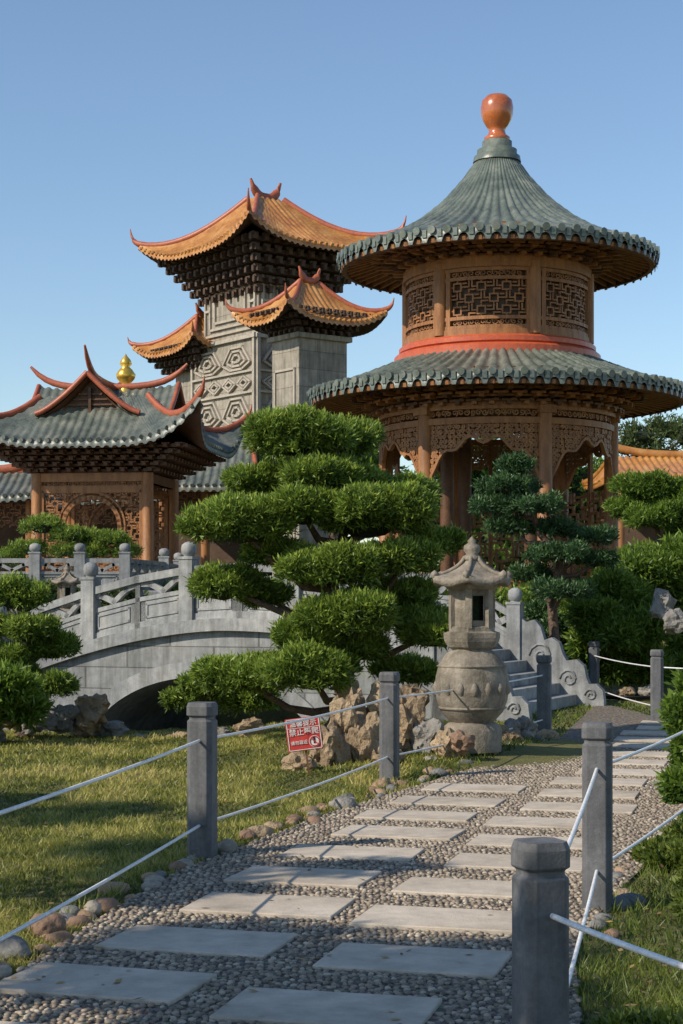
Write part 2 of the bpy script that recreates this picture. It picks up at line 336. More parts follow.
# ---------------------------------------------------------------- posts & rods
def post(x,y,h=.97,w=.15,yaw=0,z=0):
    mb=MB(); a=w/2
    def octo(s): 
        return [(-s,-s*.66),(-s*.66,-s),(s*.66,-s),(s,-s*.66),(s,s*.66),(s*.66,s),(-s*.66,s),(-s,s*.66)]
    prof=[(1,-.1),(1,h-.115),(.86,h-.105),(.86,h-.09),(1.04,h-.08),(1.04,h-.025),(.93,h),]
    Pt=np.zeros((8,len(prof),3)); cs,sn=math.cos(yaw),math.sin(yaw)
    for j,(s,zz) in enumerate(prof):
        for i,(qx,qy) in enumerate(octo(a*s)): Pt[i,j]=(x+qx*cs-qy*sn,y+qx*sn+qy*cs,z+zz)
    mb.grid(Pt,'post',False,closeu=True); mb.add(Pt[:,-1],[tuple(range(8))],'post')
    return mb.build('fence_post',bevel=.004)
pl={'L0':(-1.72,5.2),'L1':(-.876,10.7),'L2':(.434*1.0,15.4),'L3':(2.42,20.3),'R0':(1.25,3.8),'R1':(.62,5.3),'R2':(1.34,8.9),'R3':(2.85,13.0),'F1':(4.13,27.8),'F2':(4.23,22.8),'F3':(6.2,21.5)}
yawp={'R1':.35,'R0':.2}
for k_,(x,y) in pl.items():
    post(x,y,.86 if k_ in('R1','R0') else .975,.15 if k_[0]=='R' else .165,yawp.get(k_,-.25))
mb=MB()
for a,b in [('L0','L1'),('L1','L2'),('L2','L3'),('R0','R1'),('R1','R2'),('R2','R3'),('F1','F2'),('F2','F3')]:
    for z in (.74,.21):
        za=z-(.1 if a in('R0','R1') else 0); zb=z-(.1 if b=='R1' else 0)
        A=np.array([*pl[a],za]);B=np.array([*pl[b],zb]); q=np.linspace(0,1,9)[:,None]; pts=A+(B-A)*q; pts[:,2]-=.02*4*(q*(1-q))[:,0]
        mb.tube(pts,.0095,'white',8)
mb.build('fence_rails')
# ---------------------------------------------------------------- lawn grass
def grass(name,reg,n,h0,h1,mat='grass',cond=None,w=.004):
    x=rng.uniform(reg[0],reg[1],n); y0,y1=reg[2],reg[3]; y=1/rng.uniform(1/y1,1/y0,n)
    k=~inpoly(x,y)&(np.abs(x)<y*.215+.4)
    if cond is not None: k&=cond(x,y)
    x=x[k];y=y[k];n=len(x); z=hgt(x,y)-.012; k=z>-.5; x=x[k];y=y[k];z=z[k];n=len(x)
    pat=np.array([noise.noise(Vector((a*1.3,b*.8,0)))*1.1+.8*noise.noise(Vector((a*4.3,b*3.3,5))) for a,b in zip(x[:],y[:])])
    h=rng.uniform(h0,h1,n)*(1+.7*pat); a=rng.uniform(0,6.28,n); lean=rng.normal(size=(n,2))*.6
    ww=(w*(y/8))[:,None]
    b=np.stack([x,y,z],1); sd=np.stack([np.cos(a),np.sin(a),0*a],1)*ww; tip=b+np.stack([lean[:,0]*h,lean[:,1]*h,h],1)
    sh=np.clip(.46+pat*.9+rng.uniform(-.35,.35,n),0,1); thin=rng.random(n)>np.clip(pat-.25,0,.8)
    fastmesh(name,np.stack([b-sd,b+sd,tip],1)[thin],3,mat,np.repeat(sh[thin],3))
LL=lambda x,y: x<(y-10.7)*.27-.45
grass('lawn_grass',(-6,3,6.2,24),330000,.015,.05,'grass',LL)
grass('ground_cover_grass',(.6,6.5,4.2,27),130000,.03,.08,'moss',lambda x,y:x>.6)
tx=[];
for a,b in zip(ed[:-1],ed[1:]):
    for q in range(int(np.linalg.norm(b-a)*6)):
        p=a+(b-a)*rng.random()+np.array([-.08,.05])+rng.normal(size=2)*.05; tx.append(np.tile(p,(22,1))+rng.normal(size=(22,2))*.02)
tx=np.concatenate(tx); n=len(tx); h=rng.uniform(.04,.11,n); le=rng.normal(size=(n,2))*.55; a=rng.uniform(0,6.28,n); b_=np.stack([tx[:,0],tx[:,1],0*h],1); sd=np.stack([np.cos(a),np.sin(a),0*a],1)*.004
fastmesh('edge_grass_tufts',np.stack([b_-sd,b_+sd,b_+np.stack([le[:,0]*h,le[:,1]*h,h],1)],1),3,'grass',np.repeat(rng.uniform(0,.8,n),3))
n=620; y=1/rng.uniform(1/20,1/6.3,n); x=rng.uniform(-.215,.215,n)*y; k=(hgt(x,y)>-.1)&(rng.random(n)<np.where(inpoly(x,y),.35,1)); x=x[k];y=y[k];n=len(x)
a=rng.uniform(0,6.28,n); L=rng.uniform(.012,.03,n); z=hgt(x,y)+.03*(~inpoly(x,y))+.03; d1=np.stack([np.cos(a),np.sin(a),rng.uniform(-.3,.3,n)],1)*L[:,None]; d2=np.stack([-np.sin(a),np.cos(a),rng.uniform(-.3,.3,n)],1)*L[:,None]*.45; c=np.stack([x,y,z],1)
fastmesh('fallen_leaves',np.stack([c-d1,c+d2,c+d1,c-d2],1),4,'dry',np.repeat(rng.random(n),4))
# ---------------------------------------------------------------- roofs
def ribf(x,sp,r): 
    f=(x/sp)%1.0; return r*np.sqrt(np.clip(1-((f-.5)/.32)**2,0,1))
def local(C,yaw):
    cs,sn=math.cos(yaw),math.sin(yaw)
    def T(Q):
        Q=np.asarray(Q,float); return np.stack([C[0]+Q[...,0]*cs-Q[...,1]*sn,C[1]+Q[...,0]*sn+Q[...,1]*cs,C[2]+Q[...,2]],-1)
    return T
def hip_roof(mb,C,yaw,W,D,rl,H,up,sp,rr,mat,rmat,umat='woodd',tmin=0.0,bend=1.6,tipl=.1,rad=.12,ridge=True,rad_ridge=None,upw=4,out=.04,under=True,dd=None,curl=.30):
    a,b=W/2,D/2; T=local(C,yaw); dr=0 if dd is None else dd
    for face in range(4):
        A,Bh,rA=(a,b,rl) if face%2==0 else (b,a,dr)
        Bm=b if face%2==0 else a; Rm=dr if face%2==0 else rl
        n=int(2*A/sp*8)+1; nt_=16; s=np.linspace(-1,1,n)[:,None]; t=np.linspace(tmin,1,nt_)[None,:]
        x=s*(rA+(A-rA)*t); y=-(Rm+(Bm-Rm)*t)+0*s
        o=1+out*np.abs(s)**upw*t**3
        z=H*(1-t)**bend+up*np.abs(s)**upw*t**2.5
        zz=z+ribf(x,sp,rr)
        x=x*o;y=y*o
        for q in (0,1):
            Z=zz if q==0 else z-.10-rr
            if q==1 and not under: continue
            Q=np.stack([x,y,Z],-1)
            if face==1: Q=np.stack([-Q[...,1],Q[...,0],Q[...,2]],-1)
            if face==2: Q=np.stack([-Q[...,0],-Q[...,1],Q[...,2]],-1)
            if face==3: Q=np.stack([Q[...,1],-Q[...,0],Q[...,2]],-1)
            if q==0:
                top=T(Q); low=top[:,-1:].copy(); low[...,2]-=.10+rr*1.2; mb.grid(np.concatenate([top,low],1),mat,True)
                xe=x[:,-1]; k=np.floor(xe/sp); 
                for kk in np.unique(k):
                    idx=np.where(k==kk)[0]
                    if len(idx)<5: continue
                    p=top[idx[len(idx)//2],-1]; cdir=p-top[idx[len(idx)//2],-3]; cdir/=np.linalg.norm(cdir)
                    mb.tube([p-np.array([0,0,rr*.35])-cdir*.05,p-np.array([0,0,rr*.35])+cdir*rr*.6],rr*1.15,mat,8,False)
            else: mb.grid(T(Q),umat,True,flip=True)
    t=np.linspace(tmin,1,14)
    for sx in(-1,1):
        for sy in(-1,1):
            x=sx*(rl+(a-rl)*t)*(1+out*t**3); y=sy*(dr+(b-dr)*t)*(1+out*t**3); z=H*(1-t)**bend+up*t**2.5+rad*.5
            pts=np.stack([x,y,z],1); dv=pts[-1]-pts[-2]; dv/=np.linalg.norm(dv); e=[pts[-1]]; ln=tipl*W
            for q in range(1,7): dv=dv+np.array([-.02*sx,-.02*sy,curl]); dv/=np.linalg.norm(dv); e.append(e[-1]+dv*ln/6)
            pts=np.concatenate([pts,np.array(e[1:])]); rad_=[rad]*14+[rad*(1-.13*q) for q in range(1,7)]
            mb.tube(T(pts),rad_,rmat,8,True,flat=.75)
    if ridge:
        R=rad_ridge or rad*1.4; xx=np.linspace(-rl*1.15,rl*1.15,17); f=np.abs(xx/(rl*1.15)); zz=H+R*.6+f**3*R*3.5
        mb.tube(T(np.stack([xx,0*xx,zz],1)),[R*(1-.55*q**6) for q in f],rmat,8,True,flat=.6)
def gable_roof(mb,C,yaw,W,L,H,sp,rr,mat,rmat,rad,flare=.4,tip=.5,gmat='woodd',bend=1.4):
    T=local(C,yaw); a=W/2;b=L/2
    for sx in(-1,1):
        n=int(L/sp*8); y=np.linspace(-b,b,n)[:,None]; t=np.linspace(0,1,12)[None,:]
        zb=H*(1-t)**bend+.25*flare*(np.abs(y)/b)**4+0*y
        Q=np.stack([sx*a*t+0*y,y+0*t,zb+ribf(y,sp,rr)],-1); mb.grid(T(Q),mat,True)
        Q=np.stack([sx*a*t+0*y,y+0*t,zb-.08],-1); mb.grid(T(Q),gmat,True)
        for sy in(-1,1):
            t1=np.linspace(0,1,12); pts=np.stack([sx*a*t1,sy*b+0*t1,H*(1-t1)**bend+.25*flare+rad*.5],1)
            mb.tube(T(pts),rad*.8,rmat,8,True)
    for sy in(-1,1):
        t1=np.linspace(0,1,10); g=[(sx_*a*t,sy*b*.82,H*(1-t)**bend) for sx_,ts in((-1,t1[::-1]),(1,t1)) for t in ts]+[(0,sy*b*.82,-.05)]
        mb.add(T(np.array(g)),[tuple(range(len(g)))],gmat)
        for q in range(5):
            hh=H*(.12+.13*q); ww=a*(1-(hh/H)**(1/bend))*.85
            mb.beam(T(np.array([-ww,sy*b*.85,hh])),T(np.array([ww,sy*b*.85,hh])),.05,.04,'woodd')
        mb.beam(T(np.array([0,sy*b*.87,0])),T(np.array([0,sy*b*.87,H*.8])),.08,.06,'woodd')
    yy=np.linspace(-b*1.12,b*1.12,21); f=np.abs(yy/(b*1.12)); z=H+rad*.8+tip*f**5+.12*f**2
    mb.tube(T(np.stack([0*yy,yy,z],1)),[rad*1.25*(1-.65*q**8) for q in f],rmat,8,True,flat=.7)
def rect_brackets(mb,C,yaw,W0,D0,W1,D1,Hh,layers,sp,mat):
    T=local(C,yaw)
    for k in range(layers):
        f=k/(layers-1); W=W0+(W1-W0)*f; D=D0+(D1-D0)*f; z=Hh*(k+.5)/layers; hh=Hh/layers
        mb.box(T(np.array([0,0,z])),(W-.15,D-.15,hh*.45),mat,yaw)
        step=(W1-W0)/2/(layers-1)
        for ax,(Ls,off) in enumerate(((W,D/2),(D,W/2))):
            n=max(3,int(Ls/sp)); 
            for i in range(n+1):
                q=-Ls/2+Ls*i/n
                for sg in(-1,1):
                    p=(q,sg*off,z) if ax==0 else (sg*off,q,z); sz=(sp*.30,step*1.7,hh*.62) if ax==0 else (step*1.7,sp*.30,hh*.62)
                    mb.box(T(np.array(p)),sz,mat,yaw)
                    p2=(q,sg*(off+step*.3),z+hh*.35) if ax==0 else (sg*(off+step*.3),q,z+hh*.35); sz2=(sp*.62,step*.5,hh*.28) if ax==0 else (step*.5,sp*.62,hh*.28)
                    mb.box(T(np.array(p2)),sz2,mat,yaw)
# ---------------------------------------------------------------- lattice helpers
def strip(mb,mapf,pts,w,th,mat):
    for (a,b) in zip(pts[:-1],pts[1:]):
        a=np.array(a,float);b=np.array(b,float);d=b-a;L=np.linalg.norm(d)
        if L<1e-6: continue
        d/=L;nrm=np.array([-d[1],d[0]])*w/2; a2=a-d*w*.4;b2=b+d*w*.4
        q=[a2-nrm,b2-nrm,b2+nrm,a2+nrm]; V=[mapf(p[0],p[1],0) for p in q]+[mapf(p[0],p[1],th) for p in q]
        mb.add(V,[(0,3,2,1),(4,5,6,7),(0,1,5,4),(1,2,6,5),(2,3,7,6),(3,0,4,7)],mat)
def rectp(x0,y0,x1,y1): return [(x0,y0),(x1,y0),(x1,y1),(x0,y1),(x0,y0)]
def fret(mb,mapf,W,H,cell,w,th,mat,mask=None):
    nx=max(2,round(W/cell)); ny=max(2,round(H/cell)); cx=W/nx; cy=H/ny
    S=lambda p: strip(mb,mapf,p,w,th,mat)
    for i in range(nx):
        for j in range(ny):
            x,y=i*cx,j*cy
            if mask and not mask(x+cx/2,y+cy/2): continue
            if (i+j)%2==0:
                S(rectp(x+cx*.18,y+cy*.18,x+cx*.82,y+cy*.82)); S([(x,y+cy*.5),(x+cx*.18,y+cy*.5)]); S([(x+cx*.82,y+cy*.5),(x+cx,y+cy*.5)]); S([(x+cx*.5,y+cy*.82),(x+cx*.5,y+cy)]); S([(x+cx*.5,y),(x+cx*.5,y+cy*.18)])
            else:
                S([(x,y+cy*.5),(x+cx*.5,y+cy*.5),(x+cx*.5,y+cy)]); S([(x+cx*.5,y),(x+cx*.5,y+cy*.25),(x+cx,y+cy*.25)]); S([(x+cx*.75,y+cy),(x+cx*.75,y+cy*.5),(x+cx,y+cy*.5)]); S([(x,y+cy*.8),(x+cx*.28,y+cy*.8)])
def scrolls(mb,mapf,W,topv,depthf,sp,w,th,mat):
    u0=sp/2; 
    while u0<W:
        v0=topv-sp/2; dp=depthf(u0/W)
        while v0>topv-dp:
            r=sp*.55*rng.uniform(.85,1.1); s0=rng.uniform(0,6.28); sg=random.choice((-1,1)); pts=[]
            for q in range(10):
                t=q/9; rr_=r*(1-.75*t); pts.append((u0+rr_*math.cos(s0+sg*t*7.5),v0+rr_*math.sin(s0+sg*t*7.5)))
            strip(mb,mapf,pts,w,th*rng.uniform(.7,1.3),mat)
            v0-=sp
        u0+=sp
    n=24; pts=[(W*i/n,topv-depthf(i/n)) for i in range(n+1)]; strip(mb,mapf,pts,w*1.8,th*1.3,mat)
# ================================================================ ROUND PAVILION
def round_pavilion():
    E=empty('round_pavilion'); d=36.0; s=d/F; X=(497-CX)*s; C=np.array([X,d,0.]); zp=lambda py:CH+(HZ-py)*s
    angs=[math.radians(-90+q) for q in(-42,18,78,138,198,258)]
    R=113*s
    def pc(r,a,z): return np.array([X+r*math.cos(a),d+r*math.sin(a),z])
    def cmap(r,a0): return lambda uu,vv,w: pc(r+w,a0+uu/r,vv)
    mb=MB(); 
    mb.lathe((X,d,0),[(R+.9,-.5),(R+.9,1.35),(R+.85,1.42),(0,1.42)],'stone',48,False); mb.build('stone_platform',E)
    mb=MB(); zt=zp(419)
    for a in angs:
        mb.lathe(pc(R,a,0),[(.21,1.4),(.21,1.55),(.15,1.6),(.15,zt+.1)],'wood',16)
        mb.box(pc(R,a,zt-.05),(.36,.36,.16),'wood',a)
    for (r,z0,z1,t) in ((R,zt-.06,zt+.12,.12),(R,zt-.34,zt-.22,.08)):
        mb.lathe((X,d,0),[(r-t,z0),(r+t,z0),(r+t,z1),(r-t,z1),(r-t,z0)],'wood',60,False)
    for k in range(4):
        a=k*math.pi/2+.5; mb.lathe(pc(1.25,a,0),[(.14,1.4),(.14,zt+.2)],'woodd',12)
    mb.lathe((X,d,0),[(0,zt+.2),(R,zt+.2)],'woodd',40,False)
    for i in range(6):
        a0=angs[i]; mp=cmap(R,a0); W=R*math.pi/3
        if i in(2,3,4):
            m5=lambda uu,vv,w,mp=mp:mp(uu+.15,vv+2.1,w-.03)
            fret(mb,m5,W-.3,1.9,.36,.05,.06,'wood')
            strip(mb,mp,[(W*.33,1.4),(W*.33,zt-.3)],.09,.08,'wood'); strip(mb,mp,[(W*.67,1.4),(W*.67,zt-.3)],.09,.08,'wood')
        if i in(1,): continue
        for vv in(1.75,2.05): 
            for q in range(8): strip(mb,mp,[(W*q/8,vv),(W*(q+1)/8,vv)],.07,.06,'wood')
        for q in range(1,14): strip(mb,mp,[(W*q/14,1.42),(W*q/14,2.05)],.03,.03,'wood')
    mb.build('columns_and_beams',E,)
    mb=MB()
    for i in range(6):
        mp=cmap(R-.03,angs[i]+.06); W=R*(math.pi/3-.12)
        fr=zt-.34
        scrolls(mb,mp,W,zt-.06,lambda f:.17,.12,.024,.06,'wood')
        scrolls(mb,mp,W,fr,lambda f:.30+.66*(abs(2*f-1)**2.4)+.08*math.cos(f*25),.095,.028,.06,'wood')
    mb.build('carved_valance',E)
    mb=MB(); r2=90*s; z0=zp(347); z1=zp(283)
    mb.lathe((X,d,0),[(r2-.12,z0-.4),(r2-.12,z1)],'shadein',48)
    mb.lathe((X,d,0),[(r2-.1,z1-.02),(r2+.08,z1-.02),(r2+.08,z1+.20),(r2-.1,z1+.22)],'wood',60,False)
    mb.lathe((X,d,0),[(r2-.1,z0-.02),(r2+.05,z0-.02),(r2+.05,z0+.10),(r2-.1,z0+.10)],'wood',60,False)
    for (za,zb,rr) in((z0-.46,z0-.21,.27),(z0-.20,z0-.03,.17)):
        mb.lathe((X,d,0),[(r2,za),(r2+rr-.05,za),(r2+rr,za+.04),(r2+rr,zb-.04),(r2+rr-.05,zb),(r2,zb)],'redo',72,False)
    for i,a in enumerate(angs):
        mb.lathe(pc(r2,a,0),[(.13,z0-.0),(.13,z1+.1)],'wood',12)
        mp=cmap(r2-.07,a+.07); W=r2*(math.pi/3-.14); H=z1-z0-.12; zz=z0+.1
        mpp=lambda uu,vv,w,mp=mp,zz=zz:mp(uu,vv+zz,w)
        for q in(0.0,1.0):
            strip(mb,mpp,[(W*q+(.06 if q==0 else -.06),0),(W*q+(.06 if q==0 else -.06),H)],.09,.10,'wood')
        for vv in(.04,.22,H-.22,H-.04):
            for q in range(8): strip(mb,mpp,[(W*q/8,vv),(W*(q+1)/8,vv)],.07,.10,'wood')
        mq=lambda uu,vv,w,mp=mp,zz=zz:mp(uu+.12,vv+zz+.26,w)
        fret(mb,mq,W-.24,H-.52,.23,.03,.05,'wood')
        mq2=lambda uu,vv,w,mp=mp,zz=zz:mp(uu+.12,vv+zz,w)
        scrolls(mb,mq2,W-.24,.2,lambda f:.14,.12,.02,.05,'wood'); scrolls(mb,mq2,W-.24,H-.06,lambda f:.14,.12,.02,.05,'wood')
    mb.build('lattice_drum',E)
    def rroof(name,prof,nr,rr,thick=.14):
        mb=MB(); pr=np.array(prof,float); rq=np.linspace(pr[0,0],pr[-1,0],56); zq=np.interp(rq,pr[:,0],pr[:,1])
        for _ in range(6): zq[1:-1]=(zq[:-2]+2*zq[1:-1]+zq[2:])/4
        n=nr*8; a=np.arange(n)/n*2*math.pi; ph=(np.arange(n)%8)/8.0
        rib=np.sqrt(np.clip(1-((ph-.5)/.36)**2,0,1)); jit=np.repeat(rng.uniform(-.012,.012,nr),8)
        amp=rr*np.clip(rq/rq[-1]*1.6,.35,1); saw=((rq/.19)%1.0)*.022
        Pt=np.zeros((n,56,3)); Pt[:,:,0]=X+np.cos(a)[:,None]*rq; Pt[:,:,1]=d+np.sin(a)[:,None]*rq; Pt[:,:,2]=zq+rib[:,None]*amp-saw*.8+(jit*rib)[:,None]
        low=Pt[:,-1:].copy(); low[...,2]-=thick*(1.0+.6*(1-rib[:,None]))
        mb.grid(np.concatenate([Pt,low],1),'tile',True,closeu=True)
        re=rq[-1]; ze=zq[-1]
        for k in range(nr):
            aa=(k+.5)/nr*2*math.pi; o=np.array([math.cos(aa),math.sin(aa),-.1+rng.uniform(-.1,.1)]); p=pc(re+rng.uniform(-.01,.015),aa,ze+rr*.1); mb.tube([p-o*.06,p+o*.05],rr*1.35,'tile',10,False)
            aa=k/nr*2*math.pi; p=pc(re+.01,aa,ze-.06); mb.box(p,(.03,.09,.15),'tile',aa,taper=1)
        mb.build(name,E)
        mb=MB(); rin=re*.52 if name=='upper_tiled_roof' else re*.5
        zi=ze+.42 if name=='upper_tiled_roof' else ze+.36
        mb.lathe((X,d,0),[(re-.03,ze-thick-.0),(rin,zi-.1)],'woodd',72,False)
        mb.lathe((X,d,0),[(re-.06,ze-thick-.08),(re-.06,ze-thick+.02),(re-.16,ze-thick+.02),(re-.16,ze-thick-.09),(re-.06,ze-thick-.08)],'woodd',96,False)
        for k in range(nr):
            aa=(k+.5)/nr*2*math.pi; mb.beam(pc(re-.05,aa,ze-thick-.05),pc(rin,aa,zi-.17),.07,.08,'wood')
        mb.build(name.replace('tiled_roof','eave_rafters'),E)
    prU=[(20*s,zp(160)),(35*s,zp(181)),(55*s,zp(204)),(80*s,zp(225)),(105*s,zp(240)),(135*s,zp(253)),(158*s,zp(261))]
    rroof('upper_tiled_roof',prU,66,.06)
    prL=[(96*s,zp(362)),(115*s,zp(371)),(140*s,zp(381)),(165*s,zp(390)),(187*s,zp(396))]
    rroof('lower_tiled_roof',prL,84,.055)
    def rb(name,r0,z0,r1,z1,nb,layers):
        mb=MB()
        for k in range(layers):
            f=k/(layers-1); r=r0+(r1-r0)*f; z=z0+(z1-z0)*f; st=(r1-r0)/(layers-1); hh=(z1-z0)/(layers-1)
            mb.lathe((X,d,0),[(r-.1,z),(r,z),(r,z+hh*.35),(r-.1,z+hh*.35)],'wood',60,False)
            for i in range(nb):
                a=(i+.5*(k%2))/nb*2*math.pi; p=pc(r+.02,a,z+hh*.1)
                mb.box(p,(st*2.0,.10,hh*.55),'wood' if (i+k)%3 else 'woodd',a)
                mb.box(pc(r+st*.9,a,z+hh*.42),(.09,.30,hh*.3),'wood' if k%2 else 'woodd',a)
                mb.box(pc(r+st*.9,a+.035,z+hh*.62),(.09,.08,hh*.2),'woodd',a)
        mb.lathe((X,d,0),[(r0-.12,z0-.05),(r0-.1,z1),(r1-.3,z1+.05)],'woodd',60,False)
        mb.build(name,E)
    rb('lower_brackets',R+.05,zp(418)+.02,R+.85,zp(396)+.08,48,5)
    rb('upper_brackets',r2+.05,z1+.2,r2+.75,zp(261)+.10,40,4)
    mb=MB(); zb=zp(160)
    mb.lathe((X,d,0),[(24*s,zb-.06),(23*s,zb+.06),(20*s,zb+.10),(20*s,zb+.2),(15*s,zb+.24),(15*s,zb+.38),(11*s,zb+.42)],'tile',32)
    f=lambda py:zp(py)
    mb.lathe((X,d,0),[(11*s,f(143)),(13*s,f(141)),(13*s,f(138)),(9*s,f(135)),(8*s,f(131)),(9.5*s,f(128)),(11*s,f(126)),(14*s,f(121)),(16*s,f(115)),(16.3*s,f(108)),(15*s,f(101)),(10*s,f(96)),(4*s,f(94.5)),(0,f(94.2))],'rust',32)
    mb.build('vase_finial',E)
round_pavilion()
# ================================================================ STONE TOWER
def tower():
    E=empty('stone_tower'); yaw=math.atan2(.6,.8); e1=np.array([.8,.6,0]); e2=np.array([-.6,.8,0])
    C=np.array([-2.65,59.4,0.])
    Wb,Db=2.9,3.4
    mb=MB()
    mb.box((C[0],C[1],13.2/2),(Wb,Db,13.2),'tower',yaw)
    mb.box((C[0],C[1],10.6/2),(Wb+.6,Db+.6,10.6),'tower',yaw)
    cl=C+e2*(Db/2+.95)-e1*.45; mb.box((cl[0],cl[1],11.2/2),(2.0,2.0,11.2),'tower',yaw)
    CB=np.array([-1.0,53.15,0.]); zB=9.75
    mb.box((CB[0],CB[1],zB/2),(1.85,1.45,zB),'tower',yaw); mb.box((CB[0],CB[1],zB+.06),(2.1,1.7,.16),'tower',yaw)
    mb.build('stone_walls',E,bevel=.02)
    mb=MB()
    def fm(corner,dirv,nrm): return lambda uu,vv,w: corner+dirv*uu+nrm*w+np.array([0,0,vv])
    hw,hd=(Wb+.6)/2,(Db+.6)/2
    faces=[(C-e1*hw+e2*hd,-e2,-e1,2*hd),(C-e1*hw-e2*hd,e1,-e2,2*hw)]
    up=[(C-e1*(Wb/2)+e2*(Db/2),-e2,-e1,Db),(C-e1*(Wb/2)-e2*(Db/2),e1,-e2,Wb)]
    for co_,dv,nv,W in faces:
        mp=fm(co_,dv,nv); top=10.6
        S=lambda p,w=.07,t=.07: strip(mb,mp,p,w,t,'towerl')
        S([(0,top-.06),(W,top-.06)],.12,.12); S([(0.06,2),(0.06,top)],.12,.09); S([(W-.06,2),(W-.06,top)],.12,.09)
        vv=top-.3; kind=0
        while vv>2.5:
            h=(.85,.55,1.0,.5)[kind%4]; n=(2,4,2,5)[kind%4]; x0=.2; cw=(W-.4)/n
            for i in range(n):
                cx=x0+(i+.5)*cw; cy=vv-h/2
                if kind%4 in(0,2):
                    for q in(1,.66,.32): S([(cx-cw*.47*q,cy-h*.2*q),(cx-cw*.2*q,cy+h*.44*q),(cx+cw*.2*q,cy+h*.44*q),(cx+cw*.47*q,cy-h*.2*q),(cx+cw*.2*q,cy-h*.44*q),(cx-cw*.2*q,cy-h*.44*q),(cx-cw*.47*q,cy-h*.2*q)],.07,.10)
                elif kind%4==1:
                    for q in(1,.55): S([(cx-cw*.46*q,cy),(cx,cy+h*.42*q),(cx+cw*.46*q,cy),(cx,cy-h*.42*q),(cx-cw*.46*q,cy)],.06,.10)
                else:
                    S([(cx-cw*.4,cy-h*.35),(cx-cw*.4,cy+h*.35),(cx+cw*.35,cy+h*.35),(cx+cw*.35,cy-h*.2),(cx-cw*.1,cy-h*.2),(cx-cw*.1,cy+h*.05)],.06,.10)
            vv-=h+.08; S([(.1,vv+.02),(W-.1,vv+.02)],.07,.10); vv-=.08; kind+=1
    for co_,dv,nv,W in up:
        mp=fm(co_,dv,nv); S=lambda p,w=.08,t=.09: strip(mb,mp,p,w,t,'towerl')
        for q in(0.15,.45,.75): S(rectp(q,10.8+q*.7,W-q,12.9-q*.7),.08,.08)
        S([(.15,11.8),(.45,11.8)]); S([(W-.45,11.8),(W-.15,11.8)])
    mp=fm(CB-e1*.925+e2*.725,-e2,-e1,); 
    for zc in(3.2,5.2,7.2): strip(mb,mp,rectp(.2,zc,1.25,zc+1.6),.07,.05,'towerl')
    mb.build('carved_reliefs',E)
    mb=MB()
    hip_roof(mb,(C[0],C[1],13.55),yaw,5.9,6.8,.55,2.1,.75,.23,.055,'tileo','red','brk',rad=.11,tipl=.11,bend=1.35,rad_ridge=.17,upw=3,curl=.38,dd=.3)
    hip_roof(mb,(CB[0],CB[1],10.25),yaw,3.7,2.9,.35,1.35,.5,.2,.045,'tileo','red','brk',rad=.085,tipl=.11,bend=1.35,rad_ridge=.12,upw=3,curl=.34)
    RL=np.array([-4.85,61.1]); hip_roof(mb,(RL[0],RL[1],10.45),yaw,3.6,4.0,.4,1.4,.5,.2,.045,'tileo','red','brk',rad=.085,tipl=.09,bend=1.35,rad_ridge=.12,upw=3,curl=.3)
    mb.build('glazed_roofs',E)
    mb=MB()
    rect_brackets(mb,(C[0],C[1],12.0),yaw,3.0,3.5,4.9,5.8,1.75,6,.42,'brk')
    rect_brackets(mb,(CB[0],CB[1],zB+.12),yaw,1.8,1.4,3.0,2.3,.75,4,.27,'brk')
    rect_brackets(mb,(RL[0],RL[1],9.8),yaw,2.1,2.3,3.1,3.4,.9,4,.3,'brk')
    mb.build('timber_brackets',E)
tower()
